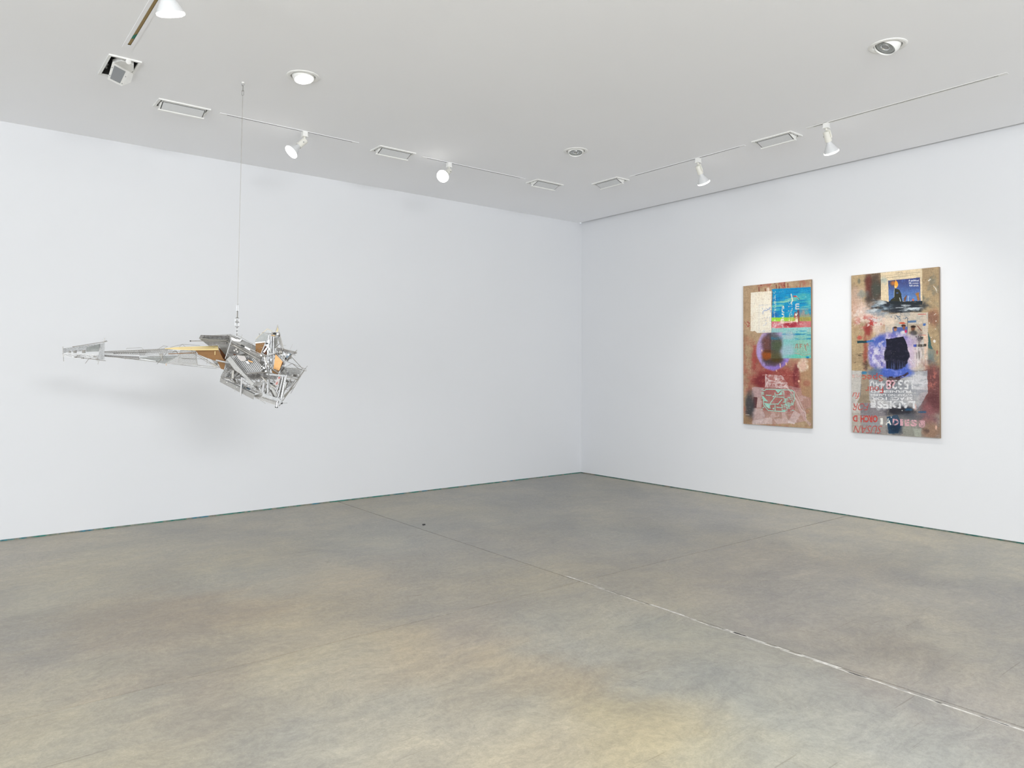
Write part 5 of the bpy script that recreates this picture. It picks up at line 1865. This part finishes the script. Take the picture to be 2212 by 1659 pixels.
plate([(565, 812), (577, 824), (575, 826), (563.6, 814)], (-.15, 0, 0, 0, 0), .004, M_steel, 'dark_strip')
wire([(565, 829), (568, 836), (566, 844), (561, 849)], .6, M_alu)
wire([(532, 832), (546, 827.8)], .5)
rod(576, 806, 645, 819.4, 1.0, -.19, -.10, M_alu, 'cross_rod', 8)
plate([(576, 806.6), (618, 810.4), (618, 813.6), (576, 810)], (-.185, 0, 0, 0, 0), .008, M_alu_mid, 'cross_channel')
rod(572.8, 818.7, 645, 820.4, .7, -.2, -.08, M_wire, 'cross_rod')
rod(582.4, 797, 577.8, 820.4, .9, -.21, -.19, M_alu_bright)

# ---- stern wires on the right
for (x0, y0, x1, y1, r, d0, d1) in ((656, 802, 610.6, 866, .9, -.02, -.2), (658, 800, 613, 862.6, .7, .03, -.18), (650, 812, 628, 850, .5, .06, -.1), (640, 818, 612, 864, .5, -.05, -.2), (646, 816, 614, 858, .8, 0, -.19),
                                    (632, 812, 610, 850, .5, -.08, -.18), (628, 818, 612, 848, .5, -.1, -.2), (636, 822, 614, 856, .4, -.06, -.18), (624, 822, 612, 852, .5, -.1, -.18)):
    rod(x0, y0, x1, y1, r, d0, d1, M_wire, 'stern_rod')
plate([(638, 834), (632, 840), (613.6, 858), (612.8, 853)], (-.08, 0, 0, 0, 0), .004, M_steel, 'dark_strip')
for k in range(5):
    plate([(616 + k * 5, 828 + k * -1.6), (619.4 + k * 5, 826.6 - k * 1.6), (615.6 + k * 3.4, 842 - k * 2.4), (613.4 + k * 3.2, 842 - k * 2)], (-.05 + k * .02, 0, 0, 0, 0), .004, M_alu_bright if k % 2 else M_alu, 'slat')
rod(618.2, 780.4, 661.8, 797.9, .6, .0, .02, M_wire)
rod(631.2, 784.9, 645.9, 797.2, .8, -.02, .0, M_steel)
rod(618, 792, 632, 785, .5, .02)
rod(658.6, 797, 664.2, 790.6, .5, .02)
rod(655, 800.6, 662, 801, .8, .02, .02, M_wire)
rod(648, 800, 661, 796.6, .5, .0, .03)
rod(657, 799, 641, 822, .7, .02, -.06, M_wire)
b = MB()
b.lathe(at(655.4, 798.4, .0), -_f, [(0, .004), (.006, .008), (.014, .004)], 8, True, True)
part('joint_knob', b, M_whitetube)
# crumpled foil skin between stern rods
fb_ = MB()
rg = np.random.RandomState(3)
N, Mr = 16, 8
fx = []
for j in range(Mr + 1):
    for i in range(N + 1):
        u, v = i / N, j / Mr
        x = (608 + 46 * u) * (1 - v) + (604 + 40 * u) * v
        ytop = 789 + 9 * u + 4 * math.sin(u * 5.2) * (1 - u)
        ybot = 810 + 7 * u
        y = ytop * (1 - v) + ybot * v
        fx.append(at(x, y, -.03 + .05 * u + rg.uniform(-.012, .012)))
fb_.add(fx, [(j * (N + 1) + i, j * (N + 1) + i + 1, (j + 1) * (N + 1) + i + 1, (j + 1) * (N + 1) + i) for j in range(Mr) for i in range(N)])
o = part('foil_skin', fb_, M_foil, 'crumpled grey foil')
so = o.modifiers.new('thick', 'SOLIDIFY')
so.thickness = .0015
lattice([(606, 792), (618, 789), (652, 800), (643, 816), (606, 809)], (-.05, .0012, 0, 606, 800), (25, -40), 2.4, .45, m=M_mesh_pale, name='mesh_panel')

# ---- tower
plate([(552.4, 732.5), (566.5, 719.9), (580.5, 722), (574, 738), (550.8, 739.6)], (-.08, 0, 0, 0, 0), .003, M_clear, 'acrylic_pane', 'cloudy acrylic pane')
plate([(566.5, 719.9), (577.5, 710.4), (588, 716.6), (591, 722), (580.5, 723)], (-.02, 0, 0, 0, 0), .003, M_clear2, 'acrylic_pane', 'clear acrylic pane')
plate([(556, 728), (577.5, 711), (596, 717), (600, 750), (570, 742)], (.12, 0, 0, 0, 0), .003, M_clear2, 'acrylic_pane')
for a in (((552.4, 732.3), (566.4, 719.8)), ((566.4, 719.8), (577.5, 710.3)), ((577.5, 710.3), (589, 716.5))):
    rod(*a[0], *a[1], .35, -.08, -.04, M_gold_top, 'pane_edge')
rod(566, 718.4, 592, 722, .5, -.09, -.07, M_steel)
plate([(552.4, 741), (572.8, 738.8), (566.5, 760), (563.6, 765.4), (552.4, 761.6)], (-.10, 0, 0, 0, 0), .005, M_gold, 'gold_board', 'brown gold board of the tower')
plate([(551, 739.8), (573, 737.6), (572.6, 739.6), (553, 741.6)], (-.105, 0, 0, 0, 0), .004, M_alu_bright, 'edge_strip')
for x, y in ((563, 743.4), (567.6, 743.6), (560, 753), (565, 751), (556, 758)):
    b = MB()
    b.lathe(at(x, y, -.104), -_f, [(0, .0026), (.002, .002)], 8, True, True)
    part('bolt', b, M_steel)
rod(572.6, 741.4, 562.4, 767, .7, -.12, -.12, M_alu, 'edge_rod')
plate([(572.4, 747.6), (575.4, 748), (577.6, 754), (576.4, 766.4), (570, 764.6), (567.4, 760.4)], (-.08, 0, 0, 0, 0), .005, M_brown, 'brown_board', 'dark brown wedge')
plate([(575.4, 750.6), (577.6, 752.4), (571.6, 761.6), (568.4, 760.4)], (-.11, 0, 0, 0, 0), .004, M_alu_bright, 'bright_strip')
plate([(573.6, 740.6), (578.6, 740.4), (577.4, 743.6), (574.4, 743)], (-.11, 0, 0, 0, 0), .008, M_black, 'dark_bracket')
cols = [(580.4, 724.6, 579.6, 796, 1.5, M_alu_bright), (583.2, 726, 582.2, 800, 1.5, M_alu), (586, 727, 585.2, 802, 1.6, M_alu_bright), (588.6, 727.4, 586.8, 800, 1.2, M_alu_dull), (591, 727.6, 589, 798, 1.4, M_alu_bright), (586.4, 729, 585.6, 792, .7, M_black)]
for k, (x0, y0, x1, y1, r, m) in enumerate(cols):
    rod(x0, y0, x1, y1, r, -.11 + .012 * (k % 2), -.11 + .012 * (k % 2), m, 'column_flute', 10)
plate([(581, 724.4), (577.6, 740), (576, 752), (579, 776), (583, 776), (584, 725)], (-.095, 0, 0, 0, 0), .004, M_foil, 'column_cladding')
for k in range(14):
    rk = random.Random(k)
    x, y = rk.uniform(577, 587), rk.uniform(728, 790)
    plate([(x, y), (x + rk.uniform(2, 5), y + rk.uniform(-1, 2)), (x + rk.uniform(1, 4), y + rk.uniform(4, 9)), (x - rk.uniform(0, 2), y + rk.uniform(3, 7))], (-.125 - .004 * (k % 3), 0, 0, 0, 0), .003, [M_foil, M_alu_bright, M_alu_dull, M_whitetube][k % 4], 'cladding_scrap')
for (x0, y0, x1, y1, r) in ((599.4, 701.5, 595.2, 716, .55), (599.4, 701.5, 611.9, 751.8, .9), (599.0, 703, 597.6, 714.4, .7), (599.4, 701.5, 603.6, 724, .5)):
    rod(x0, y0, x1, y1, r, -.06, -.06, M_wire, 'spire_rod')
plate([(599.2, 706), (600.6, 712), (598.8, 718), (597, 716)], (-.055, 0, 0, 0, 0), .002, M_gold_top, 'spire_sliver')
plate([(586.4, 718), (592, 716.6), (602.4, 718), (602, 727), (594, 728), (587, 726)], (-.07, 0, 0, 0, 0), .012, M_alu_dull, 'tower_head')
for x, y, r, m in ((594, 720.6, .008, M_black), (588.6, 720.5, .007, M_steel), (600.4, 722, .010, M_foil), (592.6, 725, .005, M_gold_top)):
    b = MB()
    b.lathe(at(x, y, -.08), -_f, [(0, r), (.010, r), (.012, r * .6)], 14, True, True)
    part('tower_knob', b, m)
rod(586, 724.4, 592, 724.8, 1.0, -.09, -.09, M_orange)
plate([(600, 719), (604.6, 722), (612.4, 751.6), (607, 750), (601.4, 735)], (-.05, 0, 0, 0, 0), .003, M_alu_dull, 'spire_plate')
plate([(593, 730), (601, 728), (598, 742), (593.6, 752)], (-.06, 0, 0, 0, 0), .003, M_clear, 'acrylic_pane')
for a in (((593, 729), (592, 752)), ((600, 731), (594, 748)), ((601, 733), (606, 741)), ((605.6, 741), (595, 750.6)), ((604, 743), (591, 754.4)), ((595.6, 728), (593, 741))):
    rod(*a[0], *a[1], .6, -.09, -.08, M_wire, 'tower_strut')
rod(572.7, 769.6, 595.2, 762.2, 1.6, -.16, -.16, M_whitetube, 'pale_rod', 10)
rod(572, 769.8, 577, 768.2, 1.0, -.165, -.165, M_alu)
for k, pts in enumerate(([(563.6, 766), (571, 769), (577, 783), (583, 793), (594, 801), (607, 809)], [(565, 766), (572, 772), (578, 786), (586, 797), (599, 806)], [(567, 764), (570, 770), (573.6, 784), (575, 794.6)], [(569, 765), (573, 772), (577.4, 786), (576, 798)])):
    wire([(x, y, -.19 + .01 * k) for x, y in pts], [1.0, .9, 1.0, .7][k], [M_wire, M_steel, M_alu_bright, M_wire][k], 'bent_rod')
b = MB()
b.lathe(at(566, 768, -.19), -_f, [(0, .006), (.008, .010), (.016, .006)], 10, True, True)
part('joint_knob', b, M_alu)
plate([(558.6, 774), (564, 775.6), (562.6, 783), (557, 780)], (-.16, 0, 0, 0, 0), .02, M_mesh_dark, 'clamp_block')
plate([(562, 778), (578, 784), (580, 804), (566, 804), (563, 790)], (-.09, 0, 0, 0, 0), .005, M_alu_dull, 'inner_plate')
for k in range(10):
    rk = random.Random(60 + k)
    x, y = rk.uniform(564, 576), rk.uniform(780, 802)
    plate([(x, y), (x + rk.uniform(1.5, 4), y - .8), (x + rk.uniform(1.5, 3.5), y + rk.uniform(2, 4)), (x, y + rk.uniform(2, 3.6))], (-.14, 0, 0, 0, 0), .006, [M_alu_bright, M_steel, M_alu, M_whitetube][k % 4], 'small_fitting')
plate([(595.4, 765), (610.4, 781), (606.8, 791), (603, 801.6), (590.8, 796.4)], (-.14, 0, 0, 0, 0), .005, M_orange, 'amber_board', 'amber board with a torn edge')
plate([(610.4, 781), (612, 784), (607, 793), (605.4, 790), (608.4, 786)], (-.13, 0, 0, 0, 0), .006, M_brown, 'torn_edge')
plate([(588, 797.6), (602.4, 801.8), (600.6, 808), (588, 805.6)], (-.12, 0, 0, 0, 0), .005, M_gold, 'gold_strip')
rod(590.5, 796.6, 603, 801.4, .6, -.148, -.148, M_brown)

# ---- right upper frame with its works
lattice([(597.4, 750.6), (606, 752.6), (641, 762.4), (636, 765), (598, 755)], (-.04, 0, 0, 0, 0), (20, -70), 2.2, .9, m=M_mesh_dark, name='mesh_strip')
rod(597.2, 750.8, 640.5, 762.0, .8, -.07, -.03, M_wire, 'frame_rod')
rod(604, 752, 641, 760.4, .5, -.03, -.01, M_alu)
rod(641.9, 756, 615.8, 780, .8, -.05, -.06, M_wire, 'frame_rod')
rod(637, 761, 614.4, 778, .6, .0, -.03, M_alu, 'frame_rod')
rod(595, 762.2, 614.8, 782.8, .9, -.08, -.07, M_steel, 'frame_rod')
rod(598, 762, 614, 776, .6, -.04, -.04, M_alu)
rod(593.4, 754.6, 595.6, 763.6, .8, -.09, -.09, M_steel)
plate([(622.4, 763), (628.6, 764.4), (620.6, 773.4), (616.8, 773.4)], (-.05, 0, 0, 0, 0), .004, M_navy, 'slate_plate', 'slate blue plate')
rod(633.4, 759.6, 642.2, 760.6, .5, -.03)
rod(632, 766.4, 638.8, 767.6, .5, -.03)
rod(626, 771, 629.6, 772, .7, -.03, -.03, M_steel)
rod(626.2, 755.6, 632, 743.6, .2, -.03)
rod(612, 746.4, 618, 746.2, .3, -.05)
rod(637, 763.4, 641.4, 763.4, .5, -.04)
b = MB()
b.lathe(at(605.8, 761, -.06), -_f, [(0, .016), (.012, .016), (.015, .010)], 16, True, True)
part('motor_disc', b, M_steel)
for k in range(16):
    rk = random.Random(200 + k)
    u, v = rk.random(), rk.random()
    if u + v > 1:
        u, v = 1 - u, 1 - v
    x = 600 + 34 * u + 15 * v
    y = 754 + 7 * u + 22 * v
    plate([(x, y), (x + rk.uniform(1.5, 4.4), y + rk.uniform(-.8, 1)), (x + rk.uniform(1, 4), y + rk.uniform(2, 4.4)), (x - rk.uniform(0, 1), y + rk.uniform(2, 4))], (-.02 - .01 * (k % 4), 0, 0, 0, 0), .006, [M_alu_bright, M_steel, M_alu_bright, M_black, M_whitetube][k % 5], 'small_fitting')
for a in (((600, 756), (610, 770)), ((612, 756), (606, 772)), ((618, 758), (611, 776)), ((616, 762), (628, 764))):
    rod(*a[0], *a[1], .7, -.02, .02, M_steel, 'frame_strut')
b = MB()
b.lathe(at(615, 784, -.07), -_f, [(0, .005), (.010, .010), (.018, .005)], 10, True, True)
part('joint_knob', b, M_whitetube)

# ---- small stuff wired all through the body: rods, offcuts, fittings
BODY = [(496, 734), (548, 752), (575, 745), (596, 730), (606, 752), (634, 766), (612, 786), (646, 802), (610, 862), (596, 866), (556, 848), (484, 816), (492, 772)]
rk = random.Random(11)


def in_body(x, y):
    r = False
    for i in range(len(BODY)):
        (x0, y0), (x1, y1) = BODY[i], BODY[(i + 1) % len(BODY)]
        if (y0 < y) != (y1 < y) and x < (x1 - x0) * (y - y0) / (y1 - y0) + x0:
            r = not r
    return r


k = 0
while k < 80:
    x, y = rk.uniform(484, 646), rk.uniform(730, 866)
    L, a = rk.uniform(8, 26), rk.choice([.5, .55, -1.1, 1.35, -.9, .1, 1.5]) + rk.uniform(-.2, .2)
    x1, y1 = x + L * math.cos(a), y + L * math.sin(a)
    if not (in_body(x, y) and in_body(x1, y1)):
        continue
    d = rk.uniform(-.12, .10)
    rod(x, y, x1, y1, rk.uniform(.4, .9), d, d + rk.uniform(-.05, .05), rk.choice([M_wire, M_steel, M_alu, M_alu_dull, M_mesh_dark]))
    k += 1
k = 0
while k < 46:
    x, y = rk.uniform(488, 640), rk.uniform(738, 858)
    if not in_body(x, y) or (500 < x < 566 and 768 < y < 806):
        continue
    a = rk.uniform(0, 3.1)
    w, h = rk.uniform(2, 6), rk.uniform(1.2, 3)
    c_, s_ = math.cos(a), math.sin(a)
    plate([(x + c_ * u * w - s_ * v * h, y + s_ * u * w + c_ * v * h) for u, v in ((-1, -1), (1, -.8), (.8, 1), (-1, .7))], (rk.uniform(-.1, .08), rk.uniform(-.006, .006), rk.uniform(-.006, .006), x, y), .003,
          rk.choice([M_alu_dull, M_steel, M_alu, M_alu_bright, M_mesh_dark, M_foil]), 'offcut')
    k += 1

# tie rods from the near to the far side
for k in range(16):
    while True:
        x, y = rk.uniform(492, 640), rk.uniform(738, 856)
        if in_body(x, y):
            break
    rod(x, y, x + rk.uniform(-6, 6), y + rk.uniform(-6, 6), rk.uniform(.6, 1.1), -.17, .20, rk.choice([M_wire, M_steel, M_alu]), 'tie_rod')

# ---- far side of the body: panels that close the shape behind
lattice([(434, 726), (498, 722), (552, 748), (566, 790), (520, 806), (486, 780)], (.22, 0, 0, 0, 0), (30, -45), 2.6, 1.3, m=M_mesh, name='back_mesh_panel')
lattice([(486, 800), (560, 800), (610, 812), (600, 858), (545, 846), (480, 820)], (.16, 0, .0, 0, 0), (35, -60), 7.5, .8, m=M_mesh, name='back_mesh_panel')
for k, a in enumerate(((440, 728, 560, 780), (490, 724, 600, 770), (500, 800, 612, 830), (480, 812, 596, 864), (560, 720, 575, 850), (600, 725, 590, 850), (480, 770, 640, 800), (612, 752, 655, 798))):
    rod(*a, .8, .2, .2, [M_wire, M_steel, M_alu][k % 3], 'back_rod')

# ================================================================== cable that carries the sculpture
TOP = on_plane(525, 178, 2, H)
BOT = ORG
cable = thing('suspension_cable', 'thin steel cable with links and swivel, running from the ceiling to the sculpture', 'cable', TOP)


def cpart(name, b, m, smooth=True):
    return b.build(name, m, cable, smooth, TOP)


def along(y):
    """point on the cable at photo height y"""
    f = (y - 178) / (728 - 178)
    return TOP + (BOT - TOP) * f


b = MB()
b.lathe(TOP, (0, 0, -1), [(-.001, .011), (.006, .010), (.009, .005)], 16, False, True)
cpart('ceiling_plate', b, M_white)
ax = dirv(TOP, BOT)
sd = np.cross(ax, _f)
sd /= np.linalg.norm(sd)
fr = np.cross(sd, ax)


def link(y0, y1, w, r, face=True, m=M_alu_bright, name='link'):
    p, q = along(y0), along(y1)
    c = (p + q) / 2
    s = sd if face else fr
    L = np.linalg.norm(q - p) / 2
    pts = []
    k = 14
    hw = w / 2
    for i in range(k + 1):
        a = math.pi * i / k
        pts.append(c + ax * (-(L - hw) - hw * math.sin(a)) + s * hw * math.cos(a))
    for i in range(k + 1):
        a = math.pi * i / k
        pts.append(c + ax * ((L - hw) + hw * math.sin(a)) - s * hw * math.cos(a))
    pts.append(pts[0])
    b = MB()
    b.path(pts, r, 6)
    return cpart(name, b, m)


link(179.5, 186, .016, .0022, True)
link(184, 197, .012, .0018, False, M_alu)
link(195, 206.5, .013, .0020, True, M_alu_dull)
b = MB()
b.tube(along(205), along(657), .0016, 8)
cpart('wire_rope', b, M_wire)
b = MB()
b.tube(along(655.5), along(658.5), .0040, 10)
cpart('crimp_sleeve', b, M_whitetube)
link(658, 673.6, .013, .0020, True)
link(672, 687, .010, .0024, False, M_steel)
link(685.8, 697, .0285, .0028, True, name='swivel_eye')
b = MB()
b.tube(along(692), along(698.6), .0055, 10)
cpart('swivel_pin', b, M_alu_dull)
link(694.6, 706.6, .0285, .0028, True, name='swivel_eye')
y = 705.4
k = 0
while y < 727:
    link(y, y + 4.6, .0085, .0016, k % 2 == 1, M_alu if k % 2 else M_alu_dull, 'chain_link')
    y += 3.7
    k += 1
